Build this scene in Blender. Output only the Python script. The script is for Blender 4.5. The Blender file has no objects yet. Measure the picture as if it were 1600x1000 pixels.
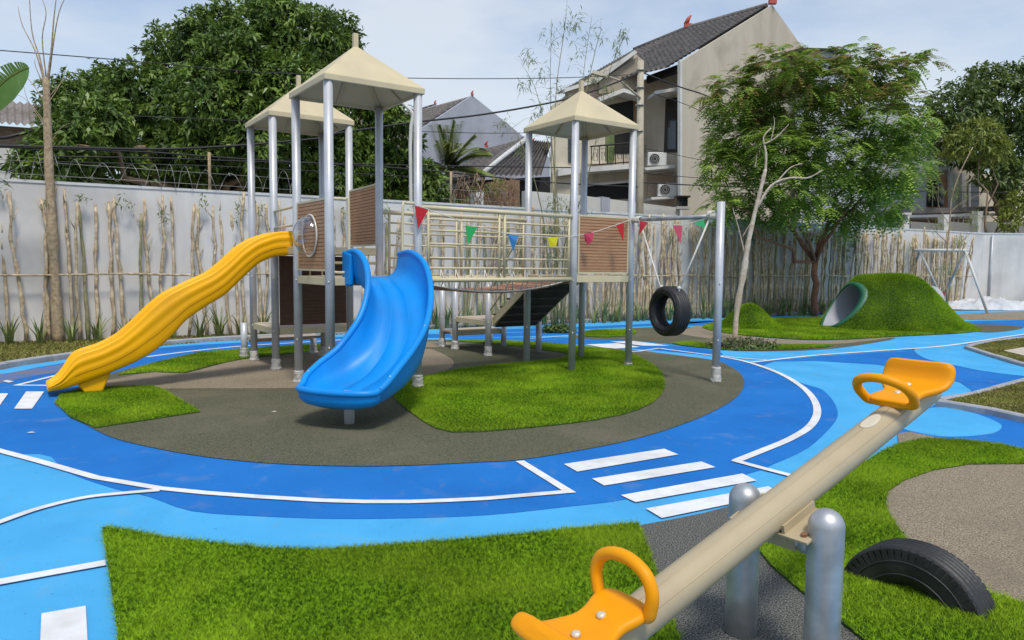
import bpy, math, random
import numpy as np
from mathutils import Vector, Matrix
random.seed(7); rng = np.random.default_rng(7)
scn = bpy.context.scene; COL = scn.collection
R = math.radians

# ------------------------------------------------------------------ camera
FPX = 1141.0; PIT = R(4.3135); ROL = R(0.57); HC = 1.675
c_, s_ = math.cos(ROL), math.sin(ROL)
RI0 = np.array([1, 0, 0.]); UP0 = np.array([0, math.sin(PIT), math.cos(PIT)])
FW = np.array([0, math.cos(PIT), -math.sin(PIT)])
RI = c_*RI0 + s_*UP0; UP = -s_*RI0 + c_*UP0; CC = np.array([0, 0, HC])
cam_d = bpy.data.cameras.new('camera'); cam = bpy.data.objects.new('camera', cam_d); COL.objects.link(cam)
cam_d.sensor_width = 36.0; cam_d.lens = 36.0*FPX/1600.0; cam_d.clip_end = 2000; cam_d.clip_start = 0.05
M4 = Matrix.Identity(4)
for i in range(3):
    M4[i][0] = RI[i]; M4[i][1] = UP[i]; M4[i][2] = -FW[i]; M4[i][3] = CC[i]
cam.matrix_world = M4; scn.camera = cam
scn.render.resolution_x = 1024; scn.render.resolution_y = 640

# ------------------------------------------------------------------ sky, sun, exposure
SUN_EL, SUN_AZ = R(61), R(162)          # azimuth clockwise from +Y
world = bpy.data.worlds.new('World'); scn.world = world; world.use_nodes = True
wt = world.node_tree; wn = wt.nodes; wl = wt.links; wn.clear()
wo = wn.new('ShaderNodeOutputWorld'); bg = wn.new('ShaderNodeBackground')
sky = wn.new('ShaderNodeTexSky'); sky.sky_type = 'NISHITA'; sky.sun_disc = False
sky.sun_elevation = SUN_EL; sky.sun_rotation = SUN_AZ; sky.air_density = 1.15; sky.dust_density = .8; sky.ozone_density = 3.5
tcw = wn.new('ShaderNodeTexCoord'); mp = wn.new('ShaderNodeMapping'); mp.inputs['Scale'].default_value = (1, 1, 2.6)
nz = wn.new('ShaderNodeTexNoise'); nz.inputs['Scale'].default_value = 1.7; nz.inputs['Detail'].default_value = 7; nz.inputs['Roughness'].default_value = .55
crm = wn.new('ShaderNodeValToRGB'); crm.color_ramp.elements[0].position = .40; crm.color_ramp.elements[0].color = (.10, .10, .10, 1)
crm.color_ramp.elements[1].position = .66; crm.color_ramp.elements[1].color = (.82, .82, .82, 1)
mxw = wn.new('ShaderNodeMixRGB'); mxw.inputs[2].default_value = (5.0, 5.35, 5.8, 1)
bg.inputs['Strength'].default_value = 0.145
wl.new(tcw.outputs['Generated'], mp.inputs['Vector']); wl.new(mp.outputs[0], nz.inputs['Vector'])
wl.new(nz.outputs['Fac'], crm.inputs['Fac']); wl.new(crm.outputs[0], mxw.inputs[0]); wl.new(sky.outputs[0], mxw.inputs[1])
wl.new(mxw.outputs[0], bg.inputs['Color']); wl.new(bg.outputs[0], wo.inputs['Surface'])
sd = bpy.data.lights.new('sun', 'SUN'); sd.energy = 2.6; sd.angle = R(11); sd.color = (1, .945, .86)
sun = bpy.data.objects.new('sun', sd); COL.objects.link(sun)
sdir = Vector((math.sin(SUN_AZ)*math.cos(SUN_EL), math.cos(SUN_AZ)*math.cos(SUN_EL), math.sin(SUN_EL)))
sun.rotation_euler = sdir.to_track_quat('Z', 'Y').to_euler(); sun.location = (0, 0, 40)
scn.view_settings.view_transform = 'Standard'; scn.view_settings.look = 'None'
scn.view_settings.gamma = 1; scn.view_settings.use_curve_mapping = False; scn.view_settings.exposure = 0.1

# ------------------------------------------------------------------ projection helpers (pixel of a 1600x1000 view -> place)
def ray(x, y): return FW + (x-800)/FPX*RI - (y-500)/FPX*UP
def G(x, y, z=0.0):
    d = ray(x, y); return CC + d*(z-HC)/d[2]
def V(x, y, Y):
    d = ray(x, y); return CC + d*Y/d[1]
def PL(x, y, P, d):
    nn = np.array([-d[1], d[0], 0.]); q = ray(x, y); return CC + q*(((P-CC)@nn)/(q@nn))
def A(*a): return np.array(a, float)
def crom(pts, k=8, closed=False):
    P = [np.array(p, float) for p in pts]; n = len(P); out = []
    rg = range(n) if closed else range(n-1)
    for i in rg:
        if closed: p0, p1, p2, p3 = P[i-1], P[i], P[(i+1) % n], P[(i+2) % n]
        else: p0, p1, p2, p3 = P[max(i-1, 0)], P[i], P[i+1], P[min(i+2, n-1)]
        for j in range(k):
            t = j/k
            out.append(.5*((2*p1)+(-p0+p2)*t+(2*p0-5*p1+4*p2-p3)*t*t+(-p0+3*p1-3*p2+p3)*t**3))
    if not closed: out.append(P[-1])
    return out

# ------------------------------------------------------------------ materials
MATS = {}
def mat(name, col, rough=.6, metal=0., noise=None, col2=None, nscale=20., bump=0., bscale=None, spec=.5, trans=0., detail=3., dirt=None, dscale=.6, stretch=None, coat=0., lo=.35, hi=.65, specks=None, streak=None, speckscale=38):
    m = bpy.data.materials.new(name); m.use_nodes = True; t = m.node_tree; b = t.nodes['Principled BSDF']
    b.inputs['Roughness'].default_value = rough; b.inputs['Metallic'].default_value = metal
    b.inputs['Specular IOR Level'].default_value = spec
    if coat: b.inputs['Coat Weight'].default_value = coat; b.inputs['Coat Roughness'].default_value = .15
    tc = t.nodes.new('ShaderNodeTexCoord'); src = tc.outputs['Object']
    if stretch:
        mpn = t.nodes.new('ShaderNodeMapping'); mpn.inputs['Scale'].default_value = stretch
        t.links.new(src, mpn.inputs['Vector']); src = mpn.outputs[0]
    c1 = (*col, 1); out = None
    if col2 is None: b.inputs['Base Color'].default_value = c1
    else:
        n = t.nodes.new('ShaderNodeTexNoise'); n.inputs['Scale'].default_value = nscale; n.inputs['Detail'].default_value = detail
        t.links.new(src, n.inputs['Vector'])
        r = t.nodes.new('ShaderNodeValToRGB'); r.color_ramp.elements[0].position = lo; r.color_ramp.elements[1].position = hi
        r.color_ramp.elements[0].color = c1; r.color_ramp.elements[1].color = (*col2, 1)
        t.links.new(n.outputs['Fac'], r.inputs['Fac']); out = r.outputs[0]
    if dirt:
        n2 = t.nodes.new('ShaderNodeTexNoise'); n2.inputs['Scale'].default_value = dscale; n2.inputs['Detail'].default_value = 8; n2.inputs['Roughness'].default_value = .6
        t.links.new(tc.outputs['Object'] if not stretch else src, n2.inputs['Vector'])
        r2 = t.nodes.new('ShaderNodeValToRGB'); r2.color_ramp.elements[0].position = .48; r2.color_ramp.elements[1].position = .78
        r2.color_ramp.elements[0].color = (0, 0, 0, 1); r2.color_ramp.elements[1].color = (.8, .8, .8, 1)
        t.links.new(n2.outputs['Fac'], r2.inputs['Fac'])
        mx = t.nodes.new('ShaderNodeMixRGB'); mx.inputs[2].default_value = (*dirt, 1)
        if out is None: mx.inputs[1].default_value = c1
        else: t.links.new(out, mx.inputs[1])
        t.links.new(r2.outputs[0], mx.inputs[0]); out = mx.outputs[0]
    def over(colr, scale, p0, p1, amt, mapping=None, det=3):
        nonlocal out
        nn = t.nodes.new('ShaderNodeTexNoise'); nn.inputs['Scale'].default_value = scale; nn.inputs['Detail'].default_value = det
        sv = tc.outputs['Object']
        if mapping:
            q = t.nodes.new('ShaderNodeMapping'); q.inputs['Scale'].default_value = mapping; t.links.new(sv, q.inputs['Vector']); sv = q.outputs[0]
        t.links.new(sv, nn.inputs['Vector']); rr = t.nodes.new('ShaderNodeValToRGB'); rr.color_ramp.elements[0].position = p0; rr.color_ramp.elements[1].position = p1
        rr.color_ramp.elements[0].color = (0, 0, 0, 1); rr.color_ramp.elements[1].color = (amt, amt, amt, 1); t.links.new(nn.outputs['Fac'], rr.inputs['Fac'])
        mx = t.nodes.new('ShaderNodeMixRGB'); mx.inputs[2].default_value = (*colr, 1)
        if out is None: mx.inputs[1].default_value = c1
        else: t.links.new(out, mx.inputs[1])
        t.links.new(rr.outputs[0], mx.inputs[0]); out = mx.outputs[0]
    if specks:
        over(specks, speckscale, .66, .74, .8, None, 5)
        over(tuple(min(1, q*1.5+.05) for q in col), 230, .56, .72, .35, None, 2)
        over(tuple(q*.45 for q in col), 210, .58, .74, .35, None, 2)
        over((.30, .30, .28), 2.6, .60, .80, .28, None, 10)
        over((.25, .25, .24), 7, .62, .76, .22, (1, .35, 1), 8)
    if streak:
        over(streak, 1.5, .52, .78, .38, (1.3, 1.3, .16), 9)
        over(streak, .9, .52, .75, .5, None, 10)
    if out is not None: t.links.new(out, b.inputs['Base Color'])
    if bump:
        nb = t.nodes.new('ShaderNodeTexNoise'); nb.inputs['Scale'].default_value = bscale or nscale; nb.inputs['Detail'].default_value = 4
        t.links.new(src, nb.inputs['Vector'])
        bp = t.nodes.new('ShaderNodeBump'); bp.inputs['Strength'].default_value = bump; bp.inputs['Distance'].default_value = .01
        t.links.new(nb.outputs['Fac'], bp.inputs['Height']); t.links.new(bp.outputs[0], b.inputs['Normal'])
    if trans:
        tr = t.nodes.new('ShaderNodeBsdfTranslucent'); ms = t.nodes.new('ShaderNodeMixShader'); ms.inputs[0].default_value = trans
        if out is not None: t.links.new(out, tr.inputs['Color'])
        else: tr.inputs['Color'].default_value = c1
        t.links.new(b.outputs[0], ms.inputs[1]); t.links.new(tr.outputs[0], ms.inputs[2])
        t.links.new(ms.outputs[0], t.nodes['Material Output'].inputs['Surface'])
    MATS[name] = m; return m

M_light = mat('light_blue_rubber', (.068, .375, .70), .85, col2=(.082, .42, .75), nscale=1.3, bump=.45, bscale=230, dirt=(.05, .30, .58), dscale=1.1, spec=.12, specks=(.02, .12, .22))
M_med = mat('medium_blue_rubber', (.013, .155, .49), .85, col2=(.017, .18, .55), nscale=1.1, bump=.45, bscale=230, dirt=(.012, .12, .42), dscale=.9, spec=.12, specks=(.01, .05, .14))
M_white = mat('white_line_paint', (.78, .79, .80), .7, col2=(.70, .71, .71), nscale=9, bump=.3, bscale=240, dirt=(.55, .54, .52), dscale=3, spec=.12, streak=(.45, .44, .42))
M_olive = mat('olive_rubber', (.062, .068, .042), .92, col2=(.18, .172, .115), nscale=120, dirt=(.20, .175, .12), dscale=.8, bump=.9, bscale=170, spec=.12, detail=2, lo=.4, hi=.62)
M_grey = mat('dark_grey_rubber', (.035, .04, .038), .92, col2=(.30, .29, .26), nscale=120, bump=1, bscale=170, spec=.12, detail=2, lo=.4, hi=.68)
M_taupe = mat('taupe_rubber', (.15, .12, .08), .92, col2=(.44, .37, .27), nscale=110, dirt=(.2, .17, .12), dscale=1.2, bump=.9, bscale=170, spec=.12, detail=2, lo=.38, hi=.64)
M_soil = mat('soil', (.09, .07, .045), .95, col2=(.17, .14, .08), nscale=6, bump=.6, bscale=30)
M_street = mat('street_ground', (.16, .15, .13), .95, col2=(.22, .2, .17), nscale=.6)
M_turfbase = mat('turf_backing', (.015, .04, .004), .95, col2=(.035, .08, .008), nscale=80)
def turfmat(name, a, b, c, ls=1.3):
    m = bpy.data.materials.new(name); m.use_nodes = True; t = m.node_tree; bs = t.nodes['Principled BSDF']
    bs.inputs['Roughness'].default_value = .5; bs.inputs['Specular IOR Level'].default_value = .10
    tc = t.nodes.new('ShaderNodeTexCoord')
    n1 = t.nodes.new('ShaderNodeTexNoise'); n1.inputs['Scale'].default_value = 48; n1.inputs['Detail'].default_value = 2
    n2 = t.nodes.new('ShaderNodeTexNoise'); n2.inputs['Scale'].default_value = ls; n2.inputs['Detail'].default_value = 4
    t.links.new(tc.outputs['Object'], n1.inputs['Vector']); t.links.new(tc.outputs['Object'], n2.inputs['Vector'])
    r1 = t.nodes.new('ShaderNodeValToRGB'); r1.color_ramp.elements[0].position = .38; r1.color_ramp.elements[1].position = .62
    r1.color_ramp.elements[0].color = (*a, 1); r1.color_ramp.elements[1].color = (*b, 1)
    r2 = t.nodes.new('ShaderNodeValToRGB'); r2.color_ramp.elements[0].position = .42; r2.color_ramp.elements[1].position = .62
    r2.color_ramp.elements[0].color = (0, 0, 0, 1); r2.color_ramp.elements[1].color = (.6, .6, .6, 1)
    mx = t.nodes.new('ShaderNodeMixRGB'); mx.inputs[2].default_value = (*c, 1)
    t.links.new(n1.outputs[0], r1.inputs[0]); t.links.new(n2.outputs[0], r2.inputs[0])
    t.links.new(r1.outputs[0], mx.inputs[1]); t.links.new(r2.outputs[0], mx.inputs[0])
    n3 = t.nodes.new('ShaderNodeTexNoise'); n3.inputs['Scale'].default_value = ls*.6; n3.inputs['Detail'].default_value = 6; t.links.new(tc.outputs['Object'], n3.inputs['Vector'])
    mr = t.nodes.new('ShaderNodeMapRange'); mr.inputs[1].default_value = .36; mr.inputs[2].default_value = .62; mr.inputs[3].default_value = .7; mr.inputs[4].default_value = 1.1; t.links.new(n3.outputs[0], mr.inputs[0])
    mu = t.nodes.new('ShaderNodeVectorMath'); mu.operation = 'SCALE'; t.links.new(mx.outputs[0], mu.inputs[0]); t.links.new(mr.outputs[0], mu.inputs['Scale']); mx = mu
    t.links.new(mx.outputs[0], bs.inputs['Base Color'])
    tr = t.nodes.new('ShaderNodeBsdfTranslucent'); t.links.new(mx.outputs[0], tr.inputs['Color'])
    ms = t.nodes.new('ShaderNodeMixShader'); ms.inputs[0].default_value = .3
    t.links.new(bs.outputs[0], ms.inputs[1]); t.links.new(tr.outputs[0], ms.inputs[2]); t.links.new(ms.outputs[0], t.nodes['Material Output'].inputs['Surface'])
    return m
M_turf = turfmat('artificial_turf', (.028, .10, .003), (.35, .585, .02), (.40, .57, .03))
M_bedgrass = turfmat('bed_grass', (.13, .13, .03), (.42, .38, .13), (.25, .28, .06), 2.5)
M_post = mat('silver_post_paint', (.55, .565, .585), .42, .2, col2=(.49, .50, .52), nscale=5, bump=.03, bscale=40, dirt=(.36, .36, .36), dscale=2)
M_galv = mat('galvanised_steel', (.36, .37, .38), .48, .7, col2=(.55, .56, .57), nscale=7, bump=.04, bscale=25, dirt=(.3, .3, .3), dscale=4)
M_cream = mat('cream_paint', (.62, .54, .34), .45, col2=(.56, .49, .31), nscale=3, bump=.03, bscale=60)
M_roof = mat('cream_plastic_roof', (.60, .51, .315), .55, col2=(.55, .465, .29), nscale=2, bump=.05, bscale=30, dirt=(.47, .40, .27), dscale=1.2)
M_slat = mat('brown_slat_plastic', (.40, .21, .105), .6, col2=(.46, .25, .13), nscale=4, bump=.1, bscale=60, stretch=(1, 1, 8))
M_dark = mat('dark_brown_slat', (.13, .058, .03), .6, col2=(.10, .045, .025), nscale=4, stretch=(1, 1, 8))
M_deck = mat('deck_tan', (.52, .42, .32), .7, col2=(.45, .36, .28), nscale=8)
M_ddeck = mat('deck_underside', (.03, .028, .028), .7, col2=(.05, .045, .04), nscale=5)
M_yel = mat('yellow_plastic', (.93, .45, .0), .42, coat=.0, spec=.3, streak=(.66, .33, .02), bump=.02, bscale=12, dirt=(.80, .38, .006), dscale=1.5)
M_ora = mat('orange_plastic', (.84, .335, .0), .45, bump=.03, bscale=20, col2=(.79, .30, .0), nscale=3, spec=.25, streak=(.62, .22, .02))
M_blu = mat('blue_plastic', (.002, .27, .74), .42, bump=.03, bscale=14, col2=(.002, .25, .69), nscale=2.5, spec=.3, streak=(.02, .17, .46))
M_beam = mat('beige_beam_paint', (.46, .375, .235), .42, .05, col2=(.41, .335, .205), nscale=2, bump=.04, bscale=35, dirt=(.36, .29, .2), dscale=2.5)
M_rust = mat('rusty_bolt', (.30, .16, .08), .6, .5)
M_bolt = mat('pale_bolt', (.66, .62, .52), .4, .3)
M_tyre = mat('tyre_rubber', (.014, .014, .015), .5, col2=(.028, .028, .028), nscale=8, bump=.2, bscale=50, spec=.45)
M_rope = mat('white_rope', (.66, .64, .58), .8, bump=.4, bscale=120)
M_wrap = mat('plastic_wrap', (.38, .37, .34), .45, col2=(.56, .54, .50), nscale=16, bump=.8, bscale=30)
M_wall = mat('painted_wall', (.67, .645, .615), .85, col2=(.62, .60, .57), nscale=.9, bump=.15, bscale=30, dirt=(.45, .44, .43), dscale=.5, streak=(.36, .35, .34))
M_cap = mat('wall_coping', (.60, .60, .59), .85, dirt=(.3, .3, .28), dscale=1.6)
M_stick = mat('bamboo_stick', (.38, .28, .16), .8, col2=(.70, .57, .38), nscale=9, bump=.6, bscale=40, dirt=(.12, .085, .05), dscale=7)
M_stick2 = mat('green_stick', (.20, .22, .09), .8, col2=(.36, .31, .17), nscale=7, bump=.5, bscale=40, dirt=(.12, .10, .05), dscale=5)
M_kerb = mat('kerb_concrete', (.38, .38, .40), .9, col2=(.30, .30, .31), nscale=8, bump=.4, bscale=60)
M_bark = mat('tree_bark', (.20, .14, .09), .9, col2=(.33, .25, .16), nscale=12, bump=.8, bscale=30)
M_rbark = mat('reddish_bark', (.21, .09, .05), .9, col2=(.30, .15, .09), nscale=12, bump=.8, bscale=30)
M_pbark = mat('pale_bark', (.42, .33, .23), .9, col2=(.58, .50, .40), nscale=10, bump=.6, bscale=30)
M_gbark = mat('grey_bark', (.28, .20, .12), .9, col2=(.46, .36, .23), nscale=14, bump=.9, bscale=40)
M_leafA = mat('mango_leaf', (.05, .10, .016), .42, col2=(.20, .30, .05), nscale=1.6, trans=.25, detail=8, spec=.4, lo=.38, hi=.64)
M_leafB = mat('feathery_leaf', (.15, .275, .035), .55, col2=(.42, .56, .10), nscale=1.3, trans=.35, detail=8, lo=.38, hi=.62)
M_leafR = mat('reddish_new_leaf', (.30, .27, .07), .55, col2=(.40, .25, .10), nscale=3, trans=.35, detail=6)
M_leafC = mat('dark_leaf', (.05, .09, .018), .5, col2=(.16, .22, .045), nscale=1.8, trans=.25, detail=8)
M_leafY = mat('yellow_green_leaf', (.15, .20, .03), .5, col2=(.26, .30, .05), nscale=2.2, trans=.3, detail=6)
M_bamb = mat('bamboo_leaf', (.12, .18, .05), .5, col2=(.26, .30, .12), nscale=3, trans=.3)
M_culm = mat('bamboo_culm', (.16, .16, .06), .6, col2=(.28, .25, .12), nscale=6)
M_lily = mat('strap_leaf', (.08, .13, .03), .5, col2=(.32, .36, .12), nscale=5, trans=.25)
M_ban = mat('banana_leaf', (.10, .22, .03), .45, col2=(.16, .30, .06), nscale=2, trans=.35)
M_palm = mat('palm_leaf', (.14, .20, .04), .5, col2=(.34, .38, .12), nscale=3, trans=.3)
M_grout = mat('beige_render', (.55, .48, .375), .9, col2=(.49, .43, .335), nscale=1.2, stretch=(1, 1, .25), dirt=(.36, .31, .24), dscale=.7, streak=(.30, .26, .20))
M_cwall = mat('cream_render', (.62, .56, .43), .9, col2=(.54, .48, .37), nscale=1, dirt=(.40, .34, .26), dscale=.6)
M_grywall = mat('blue_grey_render', (.42, .44, .50), .9, col2=(.38, .40, .46), nscale=.5, streak=(.28, .29, .32), dirt=(.30, .31, .34), dscale=.35)
M_whwall = mat('white_render', (.68, .67, .63), .9, col2=(.6, .59, .55), nscale=1, dirt=(.42, .41, .38), dscale=.8)
M_tile = mat('roof_tile', (.075, .07, .07), .8, col2=(.15, .135, .13), nscale=5, dirt=(.18, .16, .14), dscale=1.2)
M_tile2 = mat('asbestos_roof', (.17, .15, .14), .9, col2=(.26, .23, .21), nscale=3)
M_red = mat('red_finial', (.46, .07, .05), .6)
M_glass = mat('dark_glass', (.012, .015, .018), .08, spec=.8)
M_iron = mat('dark_iron', (.03, .025, .02), .5, .3)
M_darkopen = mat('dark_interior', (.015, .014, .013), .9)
M_stone = mat('stone_cladding', (.30, .22, .17), .9, col2=(.42, .33, .26), nscale=6, stretch=(1, 1, 4))
M_ac = mat('white_enamel', (.70, .69, .65), .5)
M_wire = mat('black_cable', (.02, .02, .022), .6)
M_razor = mat('razor_steel', (.36, .35, .32), .5, .5)
M_concp = mat('pole_concrete', (.45, .41, .32), .85, col2=(.38, .34, .25), nscale=4, dirt=(.26, .22, .15), dscale=1.5)
M_tarp = mat('white_tarpaulin', (.56, .57, .59), .5, bump=.6, bscale=5, dirt=(.36, .36, .37), dscale=1.5)
M_tun = mat('tunnel_ring_green', (.02, .13, .07), .5)
M_tung = mat('tunnel_tube_grey', (.36, .37, .41), .55)
M_brick = mat('brick_arch', (.42, .21, .12), .9, col2=(.5, .3, .18), nscale=14)
M_shed = mat('shed_wood', (.17, .10, .06), .9, col2=(.26, .17, .10), nscale=8)
M_redboard = mat('red_brown_board', (.33, .15, .10), .85, col2=(.25, .11, .075), nscale=3, dirt=(.4, .26, .18), dscale=2)
M_litter = mat('dry_leaf_litter', (.6, .56, .46), .9)
def flagm(n, c): return mat('flag_'+n, c, .7, trans=.35)
gm = bpy.data.materials.new('clear_bubble'); gm.use_nodes = True
_t = gm.node_tree; _g = _t.nodes.new('ShaderNodeBsdfGlass'); _g.inputs['IOR'].default_value = 1.12; _g.inputs['Roughness'].default_value = .03
_tr = _t.nodes.new('ShaderNodeBsdfTransparent'); _gl = _t.nodes.new('ShaderNodeBsdfGlossy'); _gl.inputs['Roughness'].default_value = .08
_lw = _t.nodes.new('ShaderNodeLayerWeight'); _lw.inputs[0].default_value = .45
_m = _t.nodes.new('ShaderNodeMixShader'); _t.links.new(_lw.outputs['Facing'], _m.inputs[0]); _t.links.new(_tr.outputs[0], _m.inputs[1]); _t.links.new(_gl.outputs[0], _m.inputs[2])
_t.links.new(_m.outputs[0], _t.nodes['Material Output'].inputs['Surface']); M_bubble = gm

# ------------------------------------------------------------------ object helpers
ORG = {}
def tag(o, label=None, cat=None, group=None, kind=None):
    if label: o['label'] = label
    if cat: o['category'] = cat
    if group: o['group'] = group
    if kind: o['kind'] = kind
    return o
def empty(name, loc, label=None, cat=None, group=None, kind=None):
    o = bpy.data.objects.new(name, None); COL.objects.link(o); o.location = [float(q) for q in loc]; o.empty_display_size = .1
    ORG[o.name] = np.array([float(q) for q in loc]); return tag(o, label, cat, group, kind)
def link_mesh(name, me, m, parent, org):
    if m is not None and not me.materials: me.materials.append(m)
    o = bpy.data.objects.new(name, me); COL.objects.link(o)
    if parent is not None: o.parent = parent; ORG[o.name] = ORG[parent.name]
    else: o.location = org; ORG[o.name] = np.array(org, float)
    return o
def npmesh(name, verts, faces, m, parent=None, org=None, smooth=False):
    """faces: (n,k) int array, all the same size"""
    verts = np.asarray(verts, np.float32); faces = np.asarray(faces, np.int32)
    if parent is not None: o0 = ORG[parent.name]
    else: o0 = np.array(org, float) if org is not None else np.array([0, 0, 0.])
    me = bpy.data.meshes.new(name); n, k = faces.shape
    me.vertices.add(len(verts)); me.vertices.foreach_set('co', (verts-o0.astype(np.float32)).ravel())
    me.loops.add(n*k); me.loops.foreach_set('vertex_index', faces.ravel())
    me.polygons.add(n); me.polygons.foreach_set('loop_start', np.arange(0, n*k, k, dtype=np.int32)); me.polygons.foreach_set('loop_total', np.full(n, k, np.int32))
    if smooth: me.polygons.foreach_set('use_smooth', np.ones(n, bool))
    me.update(calc_edges=True); me.validate()
    return link_mesh(name, me, m, parent, o0)
class MB:
    def __init__(s): s.v = []; s.f = []; s.sm = []
    def add(s, vs, fs, sm=False):
        b = len(s.v); s.v += [tuple(map(float, p)) for p in vs]; s.f += [tuple(b+i for i in f) for f in fs]; s.sm += [sm]*len(fs); return s
    def box(s, c, size, ax=None, ay=None, az=None):
        c = A(*c); ax = A(1, 0, 0) if ax is None else A(*ax); ay = A(0, 1, 0) if ay is None else A(*ay); az = A(0, 0, 1) if az is None else A(*az)
        hx, hy, hz = [q/2 for q in size]; vs = [c+ax*i*hx+ay*j*hy+az*k*hz for i in (-1, 1) for j in (-1, 1) for k in (-1, 1)]
        return s.add(vs, [(0, 1, 3, 2), (4, 6, 7, 5), (0, 4, 5, 1), (2, 3, 7, 6), (0, 2, 6, 4), (1, 5, 7, 3)])
    def tube(s, pts, rad, n=8, caps=True, sm=True, closed=False):
        P = [A(*p) for p in pts]; m = len(P); rad = [rad]*m if not hasattr(rad, '__len__') else rad
        vs = []; prev = None
        for i in range(m):
            if closed: t = P[(i+1) % m]-P[i-1]
            else: t = P[min(i+1, m-1)]-P[max(i-1, 0)]
            t = t/(np.linalg.norm(t)+1e-9)
            if prev is None:
                a = A(0, 0, 1) if abs(t[2]) < .9 else A(1, 0, 0); u = np.cross(t, a)
            else: u = prev-t*(prev@t)
            u = u/(np.linalg.norm(u)+1e-9); prev = u; w = np.cross(t, u)
            for k in range(n):
                an = 2*math.pi*k/n; vs.append(P[i]+rad[i]*(math.cos(an)*u+math.sin(an)*w))
        fs = []
        for i in range(m if closed else m-1):
            j = (i+1) % m
            for k in range(n): fs.append((i*n+k, i*n+(k+1) % n, j*n+(k+1) % n, j*n+k))
        s.add(vs, fs, sm)
        if caps and not closed:
            b = len(s.v)-len(vs); s.f.append(tuple(b+k for k in range(n))[::-1]); s.f.append(tuple(b+(m-1)*n+k for k in range(n))); s.sm += [False, False]
        return s
    def sweep(s, rings, closed=True, caps=True, sm=True, loop=False):
        m = len(rings); n = len(rings[0]); vs = [p for r in rings for p in r]; fs = []
        for i in range(m if loop else m-1):
            j = (i+1) % m
            for k in range(n if closed else n-1): fs.append((i*n+k, i*n+(k+1) % n, j*n+(k+1) % n, j*n+k))
        b = len(s.v); s.add(vs, fs, sm)
        if caps and not loop: s.f += [tuple(b+k for k in range(n))[::-1], tuple(b+(m-1)*n+k for k in range(n))]; s.sm += [False, False]
        return s
    def prism(s, poly, z0, z1):
        n = len(poly); vs = [(p[0], p[1], z0) for p in poly]+[(p[0], p[1], z1) for p in poly]
        return s.add(vs, [tuple(range(n))[::-1], tuple(range(n, 2*n))]+[(i, (i+1) % n, n+(i+1) % n, n+i) for i in range(n)])
    def extr(s, pts, off):
        n = len(pts); off = A(*off); vs = list(pts)+[A(*p)+off for p in pts]
        return s.add(vs, [tuple(range(n)), tuple(range(n, 2*n))[::-1]]+[(i, n+i, n+(i+1) % n, (i+1) % n) for i in range(n)])
    def sphere(s, c, r, nu=12, nv=8, sc=(1, 1, 1), zmin=-1):
        c = A(*c); vs = []; fs = []
        for j in range(nv+1):
            ph = math.pi*j/nv
            for i in range(nu):
                th = 2*math.pi*i/nu; vs.append(c+r*A(math.sin(ph)*math.cos(th)*sc[0], math.sin(ph)*math.sin(th)*sc[1], math.cos(ph)*sc[2]))
        for j in range(nv):
            for i in range(nu): fs.append((j*nu+i, (j+1)*nu+i, (j+1)*nu+(i+1) % nu, j*nu+(i+1) % nu))
        return s.add(vs, fs, True)
    def mesh(s, name, o0=None, recalc=True):
        v = s.v if o0 is None else [(a-o0[0], b-o0[1], c-o0[2]) for a, b, c in s.v]
        me = bpy.data.meshes.new(name); me.from_pydata(v, [], s.f); me.polygons.foreach_set('use_smooth', s.sm); me.validate()
        if recalc:
            import bmesh
            bm = bmesh.new(); bm.from_mesh(me); bmesh.ops.recalc_face_normals(bm, faces=bm.faces); bm.to_mesh(me); bm.free()
        me.update(); return me
    def build(s, name, m, parent=None, org=None, bevel=0, recalc=True):
        if parent is not None: o0 = ORG[parent.name]
        elif org is not None: o0 = A(*org)
        else:
            a = np.array(s.v); o0 = A((a[:, 0].min()+a[:, 0].max())/2, (a[:, 1].min()+a[:, 1].max())/2, a[:, 2].min())
        o = link_mesh(name, s.mesh(name, o0, recalc), m, parent, o0)
        if bevel:
            b = o.modifiers.new('bevel', 'BEVEL'); b.width = bevel; b.segments = 2; b.limit_method = 'ANGLE'
        return o
def copy_tree(o, loc=None, rz=None, parent=None):
    c = o.copy(); COL.objects.link(c); c.parent = parent
    for ch in [q for q in bpy.data.objects if q.parent == o]: copy_tree(ch, parent=c)
    if loc is not None: c.location = [float(q) for q in loc]
    if rz is not None: c.rotation_euler = (0, 0, rz)
    return c

# ------------------------------------------------------------------ ground
def sheet(name, poly, z, m, smooth_k=0, kind='structure'):
    P = [G(*p) if len(p) == 2 else A(*p) for p in poly]
    if smooth_k: P = crom(P, smooth_k, True)
    b = MB(); n = len(P)
    b.prism([(p[0], p[1]) for p in P], z-.003, z); o = b.build(name, m, org=(0, 0, 0)); return tag(o, kind=kind)
def ribbon(name, px, w, z, m=None, k=6, smooth=True):
    P = [G(*p)[:2] for p in px]
    if smooth and len(P) > 2: P = [q[:2] for q in crom(P, k)]
    n = len(P); L = []; Rr = []
    for i in range(n):
        d0 = P[i]-P[i-1] if i > 0 else P[1]-P[0]; d1 = P[i+1]-P[i] if i < n-1 else d0
        d0 = d0/np.linalg.norm(d0); d1 = d1/np.linalg.norm(d1); t = d0+d1; t /= (np.linalg.norm(t)+1e-9); nn = np.array([-t[1], t[0]])
        sc = 1/max(.35, nn@np.array([-d0[1], d0[0]])); L.append(P[i]+nn*w/2*sc); Rr.append(P[i]-nn*w/2*sc)
    b = MB(); vs = [(p[0], p[1], z) for p in L]+[(p[0], p[1], z) for p in Rr]
    b.add(vs, [(i, i+1, n+i+1, n+i) for i in range(n-1)]); return tag(b.build(name, m or M_white, org=(0, 0, 0)), kind='structure')
b = MB(); b.add([(-400, -60, -.05), (400, -60, -.05), (400, 700, -.05), (-400, 700, -.05)], [(0, 1, 2, 3)])
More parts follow.
